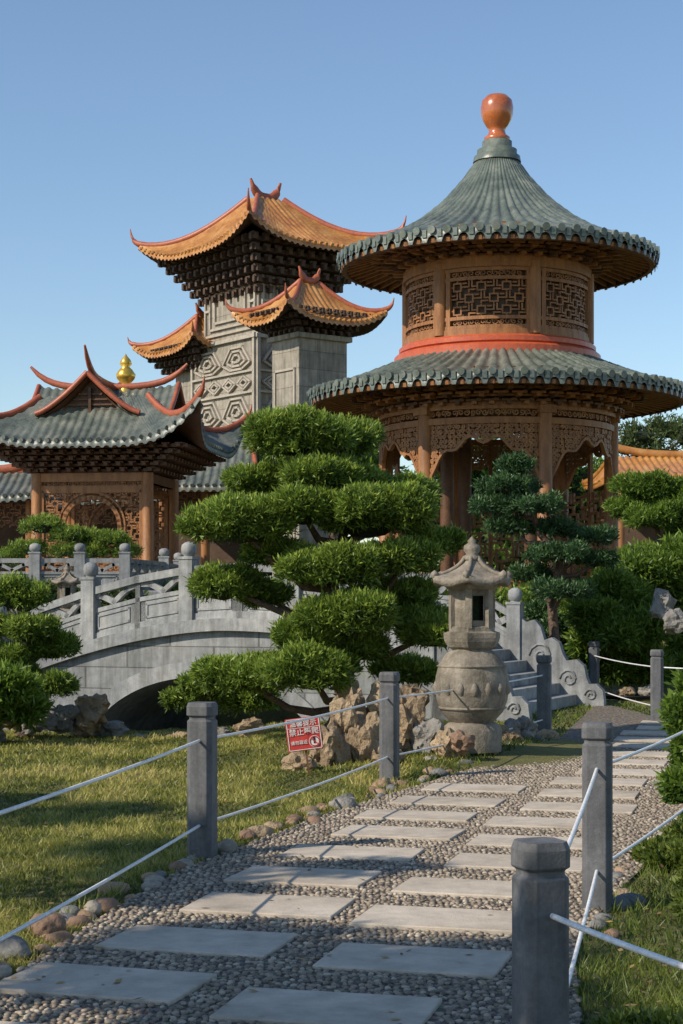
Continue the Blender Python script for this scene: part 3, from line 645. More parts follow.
# ================================================================ LEFT PAVILION
def left_pavilion():
    E=empty('moon_gate_pavilion'); d=40.0; s=d/F; yaw=-.14; X=(101-CX)*s; C=(X,d+1.0,0.); T=local(C,yaw); z=lambda py:CH+(HZ-py)*s
    mb=MB(); 
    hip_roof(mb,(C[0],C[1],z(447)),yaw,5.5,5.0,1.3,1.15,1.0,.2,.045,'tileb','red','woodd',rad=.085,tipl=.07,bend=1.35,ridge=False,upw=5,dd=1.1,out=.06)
    zb=z(422)
    gable_roof(mb,(C[0],C[1],zb),yaw,2.5,3.3,.95,.2,.04,'tileb','red',.08,tip=.55)
    gable_roof(mb,(C[0],C[1]+.3,zb),yaw+math.pi/2,2.4,3.5,.92,.2,.04,'tileb','red',.07,tip=.42)
    mb.build('tiled_roof',E)
    mb=MB(); f=T(np.array([.36,.4,0])); g=lambda py:z(py)
    mb.lathe((f[0],f[1],0),[(.14,g(392)),(.17,g(382)),(.10,g(377)),(.22,g(371)),(.24,g(367)),(.16,g(362)),(.09,g(359)),(.15,g(356)),(.12,g(352)),(.04,g(348)),(0,g(345))],'gold',20); mb.build('golden_finial',E)
    mb=MB(); rect_brackets(mb,(C[0],C[1],z(474)),yaw,2.9,2.7,4.6,4.2,z(448)-z(474),5,.3,'woodd')
    mb.build('bracket_sets',E)
    mb=MB(); zt=z(474); zf=1.7
    for sx in(-1,1):
        for sy in(-1,1):
            p=T(np.array([sx*1.33,sy*1.25,0])); mb.lathe((p[0],p[1],0),[(.19,zf),(.19,zf+.2),(.14,zf+.25),(.14,zt)],'wood',16)
    for sy in(-1,1):
        for zz,hh in((zt-.1,.2),(zt-.35,.1)):
            mb.beam(T(np.array([-1.33,sy*1.25,zz])),T(np.array([1.33,sy*1.25,zz])),.14,hh,'wood')
        for sx in(-1,1): mb.beam(T(np.array([sx*1.33,-1.25,zt-.12])),T(np.array([sx*1.33,1.25,zt-.12])),.14,.22,'wood')
    mb.build('columns',E)
    mb=MB()
    for sy,th in((-1.22,.06),(1.2,.05)):
        mp=lambda uu,vv,w,sy=sy:T(np.array([-1.19+uu,sy-w,vv]))
        W=2.38; cz=z(527); R=.68; top=zt-.42; m2=lambda uu,vv,w:mp(uu,vv+1.7,w)
        fret(mb,m2,W,top-1.7,.2,.036,th,'wood',mask=lambda a,b:(a-W/2)**2+(b+1.7-cz)**2>(R+.1)**2)
        pts=[(W/2+R*math.cos(t),cz+R*math.sin(t)) for t in np.linspace(0,2*math.pi,33)]; strip(mb,mp,pts,.09,th*2,'wood')
        pts=[(W/2+(R+.12)*math.cos(t),cz+(R+.12)*math.sin(t)) for t in np.linspace(0,2*math.pi,33)]; strip(mb,mp,pts,.04,th*1.5,'wood')
        strip(mb,mp,rectp(0,1.75,W,top),.08,th*1.6,'wood')
        scrolls(mb,mp,W,zt-.18,lambda f_:.12,.12,.025,.05,'wood')
    mb.build('moon_gate_lattice',E)
left_pavilion()
def wing(name,pxl,pxr,d,yr,ye,rmat,post_px,latt=True,depth=3.6,yaw=0,tile='tileb'):
    E=empty(name); s=d/F; W=(pxr-pxl)*s; X=((pxl+pxr)/2-CX)*s; z=lambda py:CH+(HZ-py)*s
    mb=MB(); C=(X,d+depth/2,z(ye)); hip_roof(mb,C,yaw,W,depth,W*.5-.35,z(yr)-z(ye),.12,.2,.045,tile,rmat,'woodd',rad=.09,tipl=.03,bend=1.25,rad_ridge=.13)
    mb.build('tiled_roof',E); mb=MB(); T=local((X,d+depth/2,0),yaw); n=max(2,round(W/2.2)); zt=z(ye)+.12
    for i in range(n+1):
        x=-W/2+.35+(W-.7)*i/n; p=T(np.array([x,-depth/2+.55,0])); mb.lathe((p[0],p[1],0),[(.12,1.2),(.12,zt)],'wood',12)
        if i<n:
            x1=x+(W-.7)/n; mp=lambda uu,vv,w,x=x:T(np.array([x+uu,-depth/2+.6-w,vv])); 
            strip(mb,mp,[(0,zt-.08),(x1-x,zt-.08)],.2,.08,'wood'); m2=lambda uu,vv,w,mp=mp:mp(uu,vv+zt-.85,w); fret(mb,m2,x1-x,.6,.22,.03,.04,'wood')
            m3=lambda uu,vv,w,mp=mp:mp(uu,vv+1.7,w); fret(mb,m3,x1-x,.7,.22,.03,.04,'wood')
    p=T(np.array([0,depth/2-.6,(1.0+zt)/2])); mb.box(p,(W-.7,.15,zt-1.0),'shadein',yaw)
    mb.build('columns_and_lattice',E)
wing('corridor_wing',150,262,45,432,486,'red',None,yaw=-.05)
wing('corridor_wing',-120,40,43,468,497,'red',None)
wing('corridor_hall',-60,160,52,470,500,'red',None)
wing('orange_roof_hall',612,800,50,450,476,'tileo',None,depth=5,tile='tileo')
mb=MB(); mb.box((-9.2,42,.3),(11.6,21,2.9),'stone'); mb.box((-9.2,31.6,1.78),(11.8,.5,.1),'stone'); mb.build('stone_terrace',bevel=.02)
# ================================================================ BALUSTRADES & BRIDGE
def bal_post(mb,p,h,w=.2,yaw=0):
    x,y,z=p; mb.box((x,y,z+h*.39),(w,w,h*.78),'stone',yaw); mb.box((x,y,z+h*.80),(w*1.12,w*1.12,h*.035),'stone',yaw)
    r=w*.5; zz=z+h*.815
    mb.lathe((x,y,zz),[(r*.7,0),(r*.7,h*.02),(r*1.0,h*.035),(r*1.05,h*.10),(r*.95,h*.15),(r*.5,h*.18),(0,h*.19)],'stone',12)
def bal_panel(mb,a,b,h,w=.1):
    a=np.array(a,float);b=np.array(b,float); d=b-a; L=np.linalg.norm(d[:2])
    nrm=np.array([-d[1],d[0],0])/L
    mp=lambda uu,vv,t: a+d*(uu/L)+np.array([0,0,vv])+nrm*(t-w/2)
    strip(mb,mp,[(0,h*.06),(L,h*.06)],h*.14,w*1.1,'stone')
    mp2=lambda uu,vv,t: a+d*(uu/L)+np.array([0,0,vv])+nrm*(t-w*.3); strip(mb,mp2,[(0,h*.32),(L,h*.32)],h*.40,w*.6,'stone')
    strip(mb,mp,[(0,h*.93),(L,h*.93)],h*.14,w*1.3,'stone'); strip(mb,mp,[(0,h*.55),(L,h*.55)],h*.08,w*.95,'stone')
    n=max(1,round(L/.6))
    for i in range(n+1):
        x=L*i/n; strip(mb,mp,[(x,h*.12),(x,h*.88)],h*.10,w*.95,'stone')
    for i in range(n):
        x0=L*i/n; x1=L*(i+1)/n; q=x1-x0
        strip(mb,mp,[(x0,h*.84),(x0+q*.25,h*.80),(x0+q*.5,h*.63),(x0+q*.75,h*.80),(x1,h*.84)],h*.10,w*.8,'stone')
        strip(mb,mp,rectp(x0+q*.18,h*.2,x1-q*.18,h*.44),h*.04,w*.95,'stone')
def bridge():
    E=empty('stone_arch_bridge'); O=np.array([2.1,23.0]); ub=np.array([-.915,.40]);ub/=np.linalg.norm(ub)
    vb=np.array([.40,.915]);vb/=np.linalg.norm(vb); Wb=4.0
    def Q(s,t,z): p=O+ub*s+vb*t; return np.array([p[0],p[1],z])
    def deck(s):
        return np.where(s<1.9,1.22*s/1.9,np.where(s<8,1.22+.16*np.sin(np.clip((s-1.9)/2.2,0,1)*math.pi/2)-.52*np.clip((s-4.1)/2.9,0,2)**1.7,.4))
    def arch(s):
        q=(s-4.5)/2.05; return np.where(np.abs(q)<1,-.9+1.42*np.sqrt(np.clip(1-q**2,0,1)),-.9)
    S=np.unique(np.concatenate([np.linspace(0,8.2,60),4.5+2.05*np.cos(np.linspace(0,math.pi,50))]))
    mb=MB(); dk=deck(S)
    for t,fl in((0,False),(Wb,True)):
        top=np.array([Q(a,t,b) for a,b in zip(S,dk)]); bot=np.array([Q(a,t,b) for a,b in zip(S,arch(S))]); mb.grid(np.stack([top,bot],1),'stonej',False,flip=fl)
    a_=np.array([Q(x,0,b) for x,b in zip(S,arch(S))]);b_=np.array([Q(x,Wb,b) for x,b in zip(S,arch(S))]); mb.grid(np.stack([a_,b_],1),'stone',False)
    Sd=S[S>=1.85]; a_=np.array([Q(x,0,b-.01) for x,b in zip(Sd,deck(Sd))]);b_=np.array([Q(x,Wb,b-.01) for x,b in zip(Sd,deck(Sd))]); mb.grid(np.stack([a_,b_],1),'stone',False)
    for t0,sg in((0,-1),(Wb,1)):
        th=np.linspace(.05,math.pi-.05,40)
        for r0,r1,pr in((1.0,1.11,.06),):
            pi=[Q(4.5+2.05*r0*math.cos(q),t0+sg*pr,-.9+1.42*r0*math.sin(q)-.0) for q in th]; pe=[Q(4.5+2.05*r1*math.cos(q),t0+sg*pr,-.9+1.42*(r1+.05)*math.sin(q)) for q in th]
            pi0=[Q(4.5+2.05*r0*math.cos(q),t0,-.9+1.42*r0*math.sin(q)) for q in th]; pe0=[Q(4.5+2.05*r1*math.cos(q),t0,-.9+1.42*(r1+.05)*math.sin(q)) for q in th]
            mb.grid(np.stack([pi0,pi,pe,pe0],1),'stone',False)
        for a,b in zip(S[:-1],S[1:]):
            if b<=8.2: mb.beam(Q(a,t0+sg*.03,float(deck(a))-.09),Q(b,t0+sg*.03,float(deck(b))-.09),.16,.18,'stone')
    mb.build('arch_body',E)
    mb=MB(); n=7
    for k in range(n):
        h=.174*(k+1); s0=.27*k; s1=.27*(k+1)+.02
        if k==n-1: s1=2.2
        mb.box((*(O+ub*((s0-.03+s1)/2)+vb*Wb/2),h-.087),(s1-s0+.03,Wb-.25,.174),'stone',math.atan2(ub[1],ub[0]))
        mb.box((*(O+ub*((s0+s1)/2+.01)+vb*Wb/2),h-.13-.25),(s1-s0-.02,Wb-.25,.5),'stone',math.atan2(ub[1],ub[0]))
    mb.build('steps',E,bevel=.01)
    mb=MB(); yw=math.atan2(ub[1],ub[0])
    for t in(0.07,Wb-.07):
        ps=[(1.0,1.22),(3.05,1.18),(4.77,1.18),(6.45,1.22),(8.1,1.2)]
        for s_,h in ps: bal_post(mb,Q(s_,t,float(deck(s_))-.02),h,.22,yw)
        for (s0,_),(s1,_) in zip(ps[:-1],ps[1:]):
            qs=np.linspace(s0,s1,3)
            for q0,q1 in zip(qs[:-1],qs[1:]): bal_panel(mb,Q(q0,t,float(deck(q0))),Q(q1,t,float(deck(q1))),.8)
        prof=[(.95,1.42),(.80,1.30),(.66,1.34),(.56,1.22),(.50,1.02),(.38,1.06),(.26,.98),(.20,.80),(.14,.70),(-.02,.72),(-.14,.62),(-.18,.44),(-.22,.34),(-.34,.34),(-.44,.24),(-.46,.08),(-.46,-.02),(.95,-.02)]
        for sg in(-.07,.07):
            mb.add([Q(a,t+sg,b) for a,b in prof],[tuple(range(len(prof)))],'stone')
        A=np.array([Q(a,t-.07,b) for a,b in prof+prof[:1]]);B=np.array([Q(a,t+.07,b) for a,b in prof+prof[:1]]); mb.grid(np.stack([A,B],1),'stone',False)
        for (cx,cz,r) in((.55,.78,.2),(.1,.42,.15),(-.25,.17,.1)):
            for sg in(-.075,.075):
                pts=[]
                for q in range(16): tt=q/15; rr_=r*(1-.8*tt); pts.append(Q(cx+rr_*math.cos(tt*9),t+sg,cz+rr_*math.sin(tt*9)))
                mb.tube(pts,.018,'stone',6)
    mb.build('balustrades',E)
bridge()
mb=MB(); d=31.6; zb=1.83
xs=[(-60,),( -10,),(35,),(80,),(125,)]
pts=[np.array([(q[0]-CX)/F*d,d,zb]) for q in xs]
for p in pts: bal_post(mb,p,.88,.2)
for a,b in zip(pts[:-1],pts[1:]): bal_panel(mb,a,b,.6)
e_=[np.array([(125-CX)/F*d,d,zb]),np.array([-3.6,34.5,zb]),np.array([-3.6,37.5,zb])]
for a,b in zip(e_[:-1],e_[1:]): bal_panel(mb,a,b,.6); bal_post(mb,b,.88,.2)
mb.build('terrace_balustrade')
mb=MB()
pts=[np.array([1.2,31,1.05]),np.array([2.4,31.5,1.05]),np.array([-.2,31,1.0])]
for a,b in ((pts[2],pts[0]),(pts[0],pts[1])): bal_panel(mb,a,b,.65)
for p in pts: bal_post(mb,p,.95,.2)
mb.build('garden_balustrade')
# ================================================================ STONE LANTERNS
def lantern(px,d,ytop,ybot,z0=None):
    mb=MB(); s=d/F; X=(px-CX)*s; H=(ybot-ytop)*s; k=H/2.03; zb=CH+(HZ-ybot)*s
    c=(X,d,zb); f=lambda L:[(r*k,z*k) for r,z in L]
    mb.lathe(c,f([(.31,-.2),(.32,.02),(.30,.07),(.26,.10),(.22,.11)]),'stoned',28)
    mb.lathe(c,f([(.22,.10),(.25,.13),(.33,.22),(.375,.34),(.39,.46),(.385,.58),(.35,.72),(.28,.82),(.22,.86),(.20,.88)]),'stoned',32)
    for zz,rr in((.26,.357),(.70,.362)): mb.lathe(c,f([(rr-.02,zz-.02),(rr+.015,zz),(rr-.02,zz+.02)]),'stoned',32)
    for i in range(16):
        a=i*2*math.pi/16; mb.lathe((X+.372*k*math.cos(a),d+.372*k*math.sin(a),zb+.47*k),[(.0,-.09*k),(.035*k,-.05*k),(.045*k,.0),(.03*k,.05*k),(.0,.09*k)],'stoned',8)
    mb.lathe(c,f([(.20,.86),(.27,.90),(.31,.96),(.32,1.0),(.32,1.05),(.25,1.07)]),'stoned',6,False,yaw=.3)
    mb.lathe(c,f([(.26,1.06),(.26,1.11),(.23,1.12)]),'stoned',6,False,yaw=.3)
    for i in range(6):
        a=.3+i*math.pi/3; mb.box((X+.215*k*math.cos(a),d+.215*k*math.sin(a),zb+1.31*k),(.07*k,.07*k,.42*k),'stoned',a)
        am=a+math.pi/6
        if i%2: mb.box((X+.18*k*math.cos(am),d+.18*k*math.sin(am),zb+1.31*k),(.03*k,.16*k,.42*k),'stoned',am)
        else:
            for dz in(-.17,.17): mb.box((X+.18*k*math.cos(am),d+.18*k*math.sin(am),zb+(1.31+dz)*k),(.03*k,.16*k,.08*k),'stoned',am)
    mb.lathe(c,f([(.12,1.1),(.12,1.5)]),'core',6,False)  # dark prism added in the light box, painting the shade of its hollow
    mb.lathe(c,f([(.25,1.50),(.29,1.52),(.31,1.56),(.20,1.58)]),'stoned',6,False,yaw=.3)
    n=48; rr_=np.linspace(0,1,10); Pt=np.zeros((n,12,3))
    for i in range(n):
        a=i*2*math.pi/n; cor=abs(math.cos(3*(a-.3)))**3
        for j,t in enumerate(rr_): 
            R=(.06+(.33+.05*cor)*t)*k; Pt[i,j]=(X+R*math.cos(a),d+R*math.sin(a),zb+(1.84-.24*t**.65+.05*cor*t**3)*k)
        R=(.39+.05*cor-.01)*k; Pt[i,10]=(X+R*math.cos(a),d+R*math.sin(a),zb+(1.53+.05*cor)*k); Pt[i,11]=(X+.2*k*math.cos(a),d+.2*k*math.sin(a),zb+1.56*k)
    mb.grid(Pt,'stoned',True,closeu=True)
    for i in range(6):
        a=.3+i*math.pi/3; pts=[(X+(.08+.34*t)*k*math.cos(a),d+(.08+.34*t)*k*math.sin(a),zb+(1.85-.24*t**.65+.05*t**3)*k) for t in rr_]; mb.tube(pts,.022*k,'stoned',6)
        mb.lathe((pts[-1][0],pts[-1][1],pts[-1][2]),[(0,-.05*k),(.035*k,-.02*k),(.04*k,.02*k),(0,.05*k)],'stoned',8)
    mb.lathe(c,f([(.09,1.82),(.10,1.85),(.06,1.88),(.09,1.92),(.085,1.97),(.04,2.0),(.05,2.02),(.0,2.07)]),'stoned',16)
    mb.build('stone_lantern')
lantern(472,17.4,540,732)
lantern(67,30.2,566,640)
# ================================================================ TREES
pads=pxpads([(292,442,50,25,0),(342,444,34,20,.7),(256,484,27,14,.4),(316,479,40,15,-.1),(240,528,53,25,-.3),(302,512,40,20,-.4),(370,518,56,31,-.2),(354,492,36,15,.3),(434,545,25,14,.1),(402,563,38,18,-.3),(334,572,52,22,-.6),(224,588,34,20,.1),(272,556,26,14,.1),(354,622,44,22,-.7),(430,634,34,22,-.2),(304,640,30,19,-.5),(312,676,42,24,-.8),(242,680,46,18,.0),(406,674,30,13,.3),(392,602,42,16,.2),(266,598,22,12,.4),(406,496,28,14,.5),(359,652,28,14,-.3)],18.8,.95)
tr=[(P(329,728,18.9)[0],18.9,.1),P(345,700,18.9),P(332,660,18.8),P(352,620,18.9),P(324,575,18.9),P(344,530,19.0),P(316,485,19.1),P(304,450,19.0)]
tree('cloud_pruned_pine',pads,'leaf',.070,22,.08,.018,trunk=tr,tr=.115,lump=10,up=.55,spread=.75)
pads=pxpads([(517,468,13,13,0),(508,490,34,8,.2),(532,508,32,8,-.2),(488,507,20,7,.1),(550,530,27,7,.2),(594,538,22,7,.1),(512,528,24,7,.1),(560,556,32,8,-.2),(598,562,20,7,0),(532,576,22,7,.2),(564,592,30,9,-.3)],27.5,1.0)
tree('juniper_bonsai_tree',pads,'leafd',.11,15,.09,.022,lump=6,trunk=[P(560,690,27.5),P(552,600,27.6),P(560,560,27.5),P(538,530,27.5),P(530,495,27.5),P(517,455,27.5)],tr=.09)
pads=pxpads([(652,492,32,16,0),(628,512,22,12,.3),(674,512,24,14,-.2),(650,520,28,12,-.3),(700,500,30,20,0),(690,530,22,12,0)],31,1.0)
tree('round_topiary_tree',pads,'leafb',.095,16,.10,.026,lump=6,trunk=[P(652,615,31),P(650,570,31),P(658,540,31),P(652,500,31)],tr=.09)
pads=pxpads([(16,598,28,19,0),(30,632,26,12,-.2),(50,650,28,14,.2),(8,660,26,13,-.1),(52,688,26,11,-.2),(20,680,20,10,.1),(-25,630,30,25,0)],20.5,1.0)
tree('cloud_pruned_shrub',pads,'leaf',.078,18,.08,.017,lump=6,trunk=[P(22,735,20.5),P(28,700,20.5),P(18,660,20.5),P(22,620,20.5),P(14,598,20.5)],tr=.07)
pads=pxpads([(42,527,20,9,0),(70,536,18,8,0),(92,538,14,7,.2),(112,540,16,7,0),(126,552,14,7,0),(95,553,14,7,0),(66,552,14,7,-.2),(28,550,18,8,0),(5,560,18,8,0)],35,1.0)
tree('terrace_topiary',pads,'leaf',.10,14,.09,.02,trunk=[P(75,600,35),P(72,560,35),P(75,540,35)],tr=.06)
def shrub(name,lst,d,mat,sp=.08,lpt=18,L=.1,W=.03,**k):
    p=pxpads(lst,d,1.0); e=tree(name,p,mat,sp,lpt,L,W,**k); return e
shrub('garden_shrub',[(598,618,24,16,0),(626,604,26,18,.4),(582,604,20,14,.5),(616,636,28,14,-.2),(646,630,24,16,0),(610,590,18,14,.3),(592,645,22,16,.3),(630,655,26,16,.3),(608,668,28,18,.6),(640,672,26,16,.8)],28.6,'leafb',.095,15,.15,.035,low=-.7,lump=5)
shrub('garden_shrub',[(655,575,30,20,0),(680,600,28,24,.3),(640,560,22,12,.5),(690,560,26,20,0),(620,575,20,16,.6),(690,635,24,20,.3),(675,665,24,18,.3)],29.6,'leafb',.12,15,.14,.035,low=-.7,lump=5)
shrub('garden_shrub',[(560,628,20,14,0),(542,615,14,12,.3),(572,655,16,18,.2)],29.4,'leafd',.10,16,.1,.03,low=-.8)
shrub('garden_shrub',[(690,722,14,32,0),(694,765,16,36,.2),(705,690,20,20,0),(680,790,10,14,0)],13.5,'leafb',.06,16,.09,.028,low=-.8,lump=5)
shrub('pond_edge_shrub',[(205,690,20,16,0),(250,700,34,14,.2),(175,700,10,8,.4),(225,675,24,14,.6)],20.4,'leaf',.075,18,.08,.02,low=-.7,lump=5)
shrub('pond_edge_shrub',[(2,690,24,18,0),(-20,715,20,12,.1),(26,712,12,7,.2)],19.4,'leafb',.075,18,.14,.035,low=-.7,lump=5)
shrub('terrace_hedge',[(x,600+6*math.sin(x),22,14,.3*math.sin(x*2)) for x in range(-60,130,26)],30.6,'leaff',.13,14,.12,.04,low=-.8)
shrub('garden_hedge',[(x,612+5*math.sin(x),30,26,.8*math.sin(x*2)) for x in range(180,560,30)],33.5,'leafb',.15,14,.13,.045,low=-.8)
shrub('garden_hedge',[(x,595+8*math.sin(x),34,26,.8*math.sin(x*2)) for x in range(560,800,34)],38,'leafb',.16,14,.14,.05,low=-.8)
rg=np.random.default_rng(5); L_=[]
for q in range(70):
    y=rg.uniform(5.6,12.5); x=(y-5.3)*.2+.62+.32+rg.uniform(0,1.3); 
    if inpoly(np.array([x]),np.array([y]))[0] or x>y*.22+.4: continue
    r=rg.uniform(.06,.17); L_.append((np.array([x,y,.02]),(r*1.2,r*1.2,r*.7)))
for q in range(30):
    y=rg.uniform(4.3,6.2); x=rg.uniform(1.0,1.5); r=rg.uniform(.05,.12); L_.append((np.array([x,y,.02]),(r*1.2,r*1.2,r*.6)))
E=empty('ground_cover_plants'); V,S=leafcloud(L_,.035,12,.05,.018,low=-.1); fastmesh('foliage',V,4,'moss',S,E); mb=MB(); cores(mb,L_,.7); mb.build('plant_cores',E)  # second mesh holds only dark filler cores added inside the plants
def bgtree(lst,d,mat='leaff',L=.3,W=.1,sp=.38): 
    p=pxpads(lst,d,1.0); c=p[0][0]; tree('background_tree',p,mat,sp,14,L,W,trunk=[(c[0],c[1],0.8),(c[0]+.1,c[1],2.2),tuple(c)],tr=.2,low=-.8)
bgtree([(330,455,34,26,0),(355,440,28,20,1),(310,440,24,18,0),(345,480,40,30,0),(375,470,20,24,1),(290,480,36,30,1)],46,'leafb')
bgtree([(640,438,24,11,0),(668,430,20,12,1),(625,448,14,10,0),(690,436,20,18,0),(655,455,30,10,0),(652,428,10,7,1),(630,430,9,6,0)],78,'leaff',.3,.07,.45)
bgtree([(430,520,40,44,0),(480,495,44,48,2),(530,500,40,48,1),(575,495,36,44,2),(400,560,40,38,0),(510,550,60,40,0),(500,455,26,20,1),(560,455,22,18,1),(450,470,22,20,1)],56,'leafb',.26,.09,.42)
bgtree([(620,510,36,34,0),(580,545,30,30,1),(670,540,40,34,2),(600,480,22,18,1)],58,'leafb',.26,.09,.42)
bgtree([(240,560,44,34,0),(190,575,34,30,1),(290,560,44,40,0)],57,'leaff',.3,.1,.45)
bgtree([(10,585,60,30,0),(-60,560,60,40,0)],75,'leaff',.3,.1,.55)
E=empty('distant_tree_line'); L_=[]
for x in np.arange(-70,80,4.5):
    L_.append((np.array([x,135+8*math.sin(x),2.2+1.2*math.sin(x*1.7)]),(3.6,3.0,3.2)))
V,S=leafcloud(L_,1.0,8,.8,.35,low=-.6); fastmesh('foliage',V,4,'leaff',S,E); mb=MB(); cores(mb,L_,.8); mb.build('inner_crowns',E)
def shade_tree(x,y,h,r,seed,n=11):
    r_=np.random.default_rng(seed); p=[]
    for i in range(n): p.append((np.array([x+r_.uniform(-1,1)*r,y+r_.uniform(-1,1)*r,h+r_.uniform(-.7,.9)]),(r_.uniform(.25,.5)*r*.8,)*2+(r_.uniform(.2,.35)*r*.8,)))
    tree('shade_tree',p,'leaff',.2,12,.17,.06,trunk=[(x,y,0),(x+.1,y+.1,h*.4),(x-.1,y,h*.8),(x,y,h)],tr=.1,low=-.8)
shade_tree(-5.2,3.4,4.2,1.4,1,13)
shade_tree(-6.8,6.7,4.0,1.2,4,7)
shade_tree(-8.4,9.6,4.0,1.2,2,9)
# ================================================================ ROCKS
mb=MB()
def R_(px,py,d,rx,ry,mat,seed,jag=.45,yr=.8):
    s=d/F; rock(mb,P(px,py,d),(rx*s,rx*s*yr,ry*s),mat,seed,jag,I4 if rx>16 else I3,yaw=seed)
for a in [(343,738,16.9,24,40,'rock',1,.6),(322,754,16.7,20,26,'rock',2,.6),(364,748,16.8,18,28,'rock',3,.6),(354,712,17.2,14,24,'rock',4,.6),(403,722,17.4,22,34,'rock',5,.6),(427,738,17.2,18,22,'rockg',6),(415,702,17.8,16,20,'rock',7,.6),(448,748,17.0,20,15,'rock',8),(300,766,16.3,16,14,'rock',9),(505,742,18.6,22,15,'rock',10),(522,730,19.2,18,13,'rockg',11),(484,750,17.4,15,11,'rock',12),(388,762,16.6,16,13,'rock',13),(382,788,14.8,14,10,'cob1',14),(545,738,20.0,14,9,'rock',15),(348,693,18.2,12,14,'rock',16),(430,765,16.8,12,9,'cob3',17),(380,700,18.0,14,18,'rock',18),(462,742,16.8,13,10,'cob4',19)]: R_(*a)
mb.build('rock_group')
mb=MB()
for a in [(88,712,20.8,26,20,'rock',21,.55),(60,718,20.6,18,13,'rockg',22),(38,722,20.3,20,13,'rockg',23),(12,715,20.5,18,15,'rock',24),(112,730,21.0,16,9,'rockg',25),(140,740,20.8,14,6,'rockg',26),(180,740,20.8,20,9,'rock',27),(215,735,20.6,18,9,'rockg',28),(250,728,20.2,16,10,'rock',29),(30,705,21.3,16,14,'cob4',30),(-15,730,19.8,22,14,'rockg',31)]: R_(*a)
mb.build('pond_bank_rocks')
mb=MB()
for a in [(662,606,28,12,15,'rockg',41),(674,622,27,13,13,'rockg',42),(650,692,28,12,7,'rockg',43),(565,690,28.4,12,9,'rockg',45),(625,693,28,12,6,'rock',46)]: R_(*a)
mb.build('scholar_rocks')
mb=MB()
for a in [(227,848,10.9,11,9,'cob3',51),(247,836,11.6,11,7,'cob4',52),(12,950,7.7,20,14,'cob2',53),(48,928,8.2,20,15,'cob4',54),(92,910,8.7,12,9,'cob3',55),(70,915,8.6,12,10,'cob2',56)]:
    R_(*a,.18)
mb.build('edge_boulders')
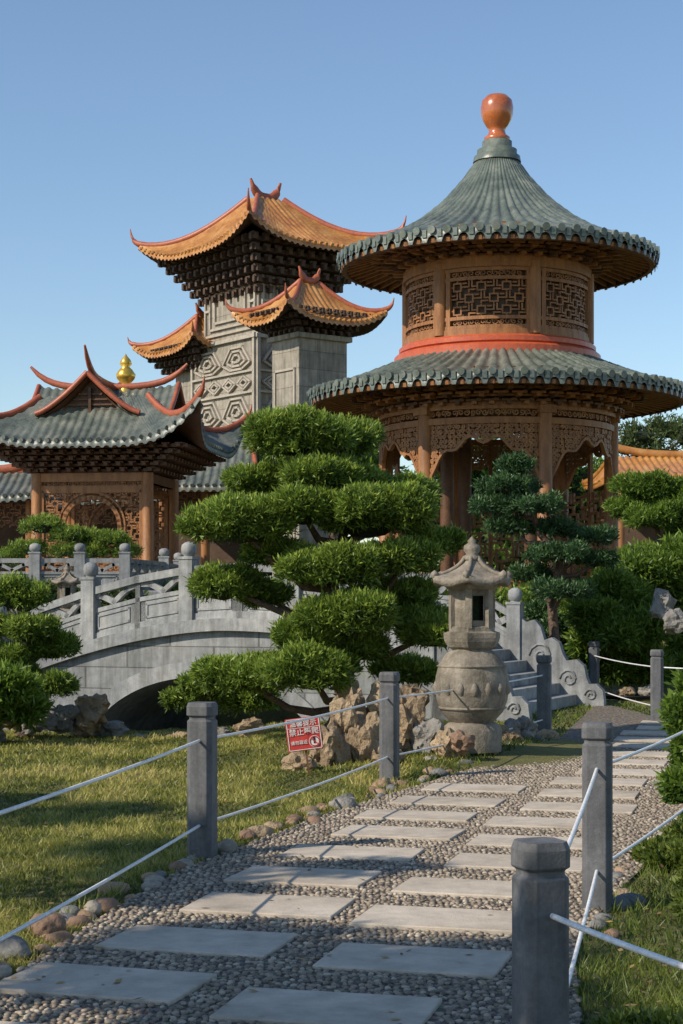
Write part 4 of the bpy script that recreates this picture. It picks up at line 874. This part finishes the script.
# ================================================================ SIGN
def sign():
    E=empty('warning_sign'); d=15.9; c=P(304,734,d); s=d/F
    w,h=35*s,33*s; yaw=.12
    ex=np.array([math.cos(yaw),math.sin(yaw)*1.0,.0])+np.array([0,0,.12]); ex/=np.linalg.norm(ex); ez=np.array([.0-.12*math.cos(yaw),.10,1.]); ez-=ex*np.dot(ex,ez); ez/=np.linalg.norm(ez); ey=np.cross(ez,ex)
    A=[ex,ey,ez]
    mb=MB(); mb.box(c,(w,.012,h),'signr',ax=A); o=c-ey*.0085
    for sx,sz in((-1,0),(1,0),(0,-1),(0,1)):
        mb.box(o+ex*sx*w*.465+ez*sz*h*.465,(w*.02 if sx else w*.92,.0046+.001*abs(sx),h*.92 if sx else h*.02),'signw',ax=A)
    mb.box(o+ez*h*.2,(w*.9,.004,h*.015),'signw',ax=A)
    cc=o+ex*w*.27-ez*h*.25-ey*.002; R=h*.15; t=np.linspace(0,2*math.pi,25)[:-1]
    mb.add([cc+ey*.001+ex*R*1.15*math.cos(q)+ez*R*1.15*math.sin(q) for q in t],[tuple(range(24))],'signw')
    mb.box(cc-ey*.001+ez*.005,(.018,.003,.05),'black',ax=A); mb.box(cc-ey*.001+ez*.038,(.014,.003,.014),'black',ax=A)
    mb.tube([cc-ey*.002+ex*R*.95*math.cos(q)+ez*R*.95*math.sin(q) for q in np.linspace(0,2*math.pi,25)],.005,'signr',6); mb.beam(cc-ey*.004-ex*R*.65+ez*R*.65,cc-ey*.004+ex*R*.65-ez*R*.65,.004,.01,'signr')
    mb.beam(c+ey*.02-ez*h*.3,c+ey*.02-ez*(h*.5+.28),.02,.02,'woodd')
    mb.build('sign_board',E)
    from mathutils import Matrix
    def txt(body,size,off,mat):
        cu=bpy.data.curves.new('lettering','FONT'); cu.body=body; cu.size=size; cu.align_x='CENTER'; cu.align_y='CENTER'; cu.extrude=.0012; cu.offset=.0003
        cu.materials.append(M[mat]); ob=bpy.data.objects.new('lettering',cu); scene.collection.objects.link(ob); p=o+ex*off[0]*w+ez*off[1]*h-ey*.004
        m=Matrix(((ex[0],ez[0],-ey[0],p[0]),(ex[1],ez[1],-ey[1],p[1]),(ex[2],ez[2],-ey[2],p[2]),(0,0,0,1))); ob.matrix_world=m; ob.parent=E
    txt('温馨提示',.064,(0,.32),'signw'); txt('禁止攀爬',.070,(0,.06),'signw'); txt('请勿靠近',.040,(-.17,-.25),'signw')
sign()
mb=MB(); c=G(628,700); t=np.linspace(0,2*math.pi*4,90); mb.tube(np.stack([c[0]+(.4+.02*t/6)*np.cos(t),c[1]+(.4+.02*t/6)*np.sin(t),.03+.012*t/6],1),.014,'black',6); mb.build('garden_hose')
# ================================================================ LIGHT, SKY, CAMERA
az=np.array([-.86,-.51]); az/=np.linalg.norm(az); el=math.radians(36)
ts=Vector((az[0]*math.cos(el),az[1]*math.cos(el),math.sin(el)))
sl=bpy.data.lights.new('sun','SUN'); sl.energy=5.0; sl.angle=math.radians(.5); sl.color=(1,.89,.74); so=bpy.data.objects.new('sun',sl); so.rotation_euler=ts.to_track_quat('Z','Y').to_euler(); scene.collection.objects.link(so)
w=bpy.data.worlds.new('World'); scene.world=w; w.use_nodes=True; n=w.node_tree.nodes; sk=n.new('ShaderNodeTexSky'); sk.sky_type='NISHITA'; sk.sun_disc=False; sk.sun_elevation=el; sk.sun_rotation=math.atan2(az[0],az[1]); sk.air_density=1.1; sk.dust_density=.15; sk.ozone_density=3.2
w.node_tree.links.new(sk.outputs[0],n['Background'].inputs[0]); n['Background'].inputs[1].default_value=.145
cam=bpy.data.cameras.new('camera'); cam.lens=F*36/1024; cam.sensor_width=36; cam.shift_y=(HZ-512)/1024; cam.clip_end=5000; cam.clip_start=.05
co=bpy.data.objects.new('camera',cam); co.location=(0,0,CH); co.rotation_euler=(math.pi/2,0,0); scene.collection.objects.link(co); scene.camera=co
scene.view_settings.view_transform='Standard'; scene.view_settings.look='None'; scene.view_settings.exposure=0
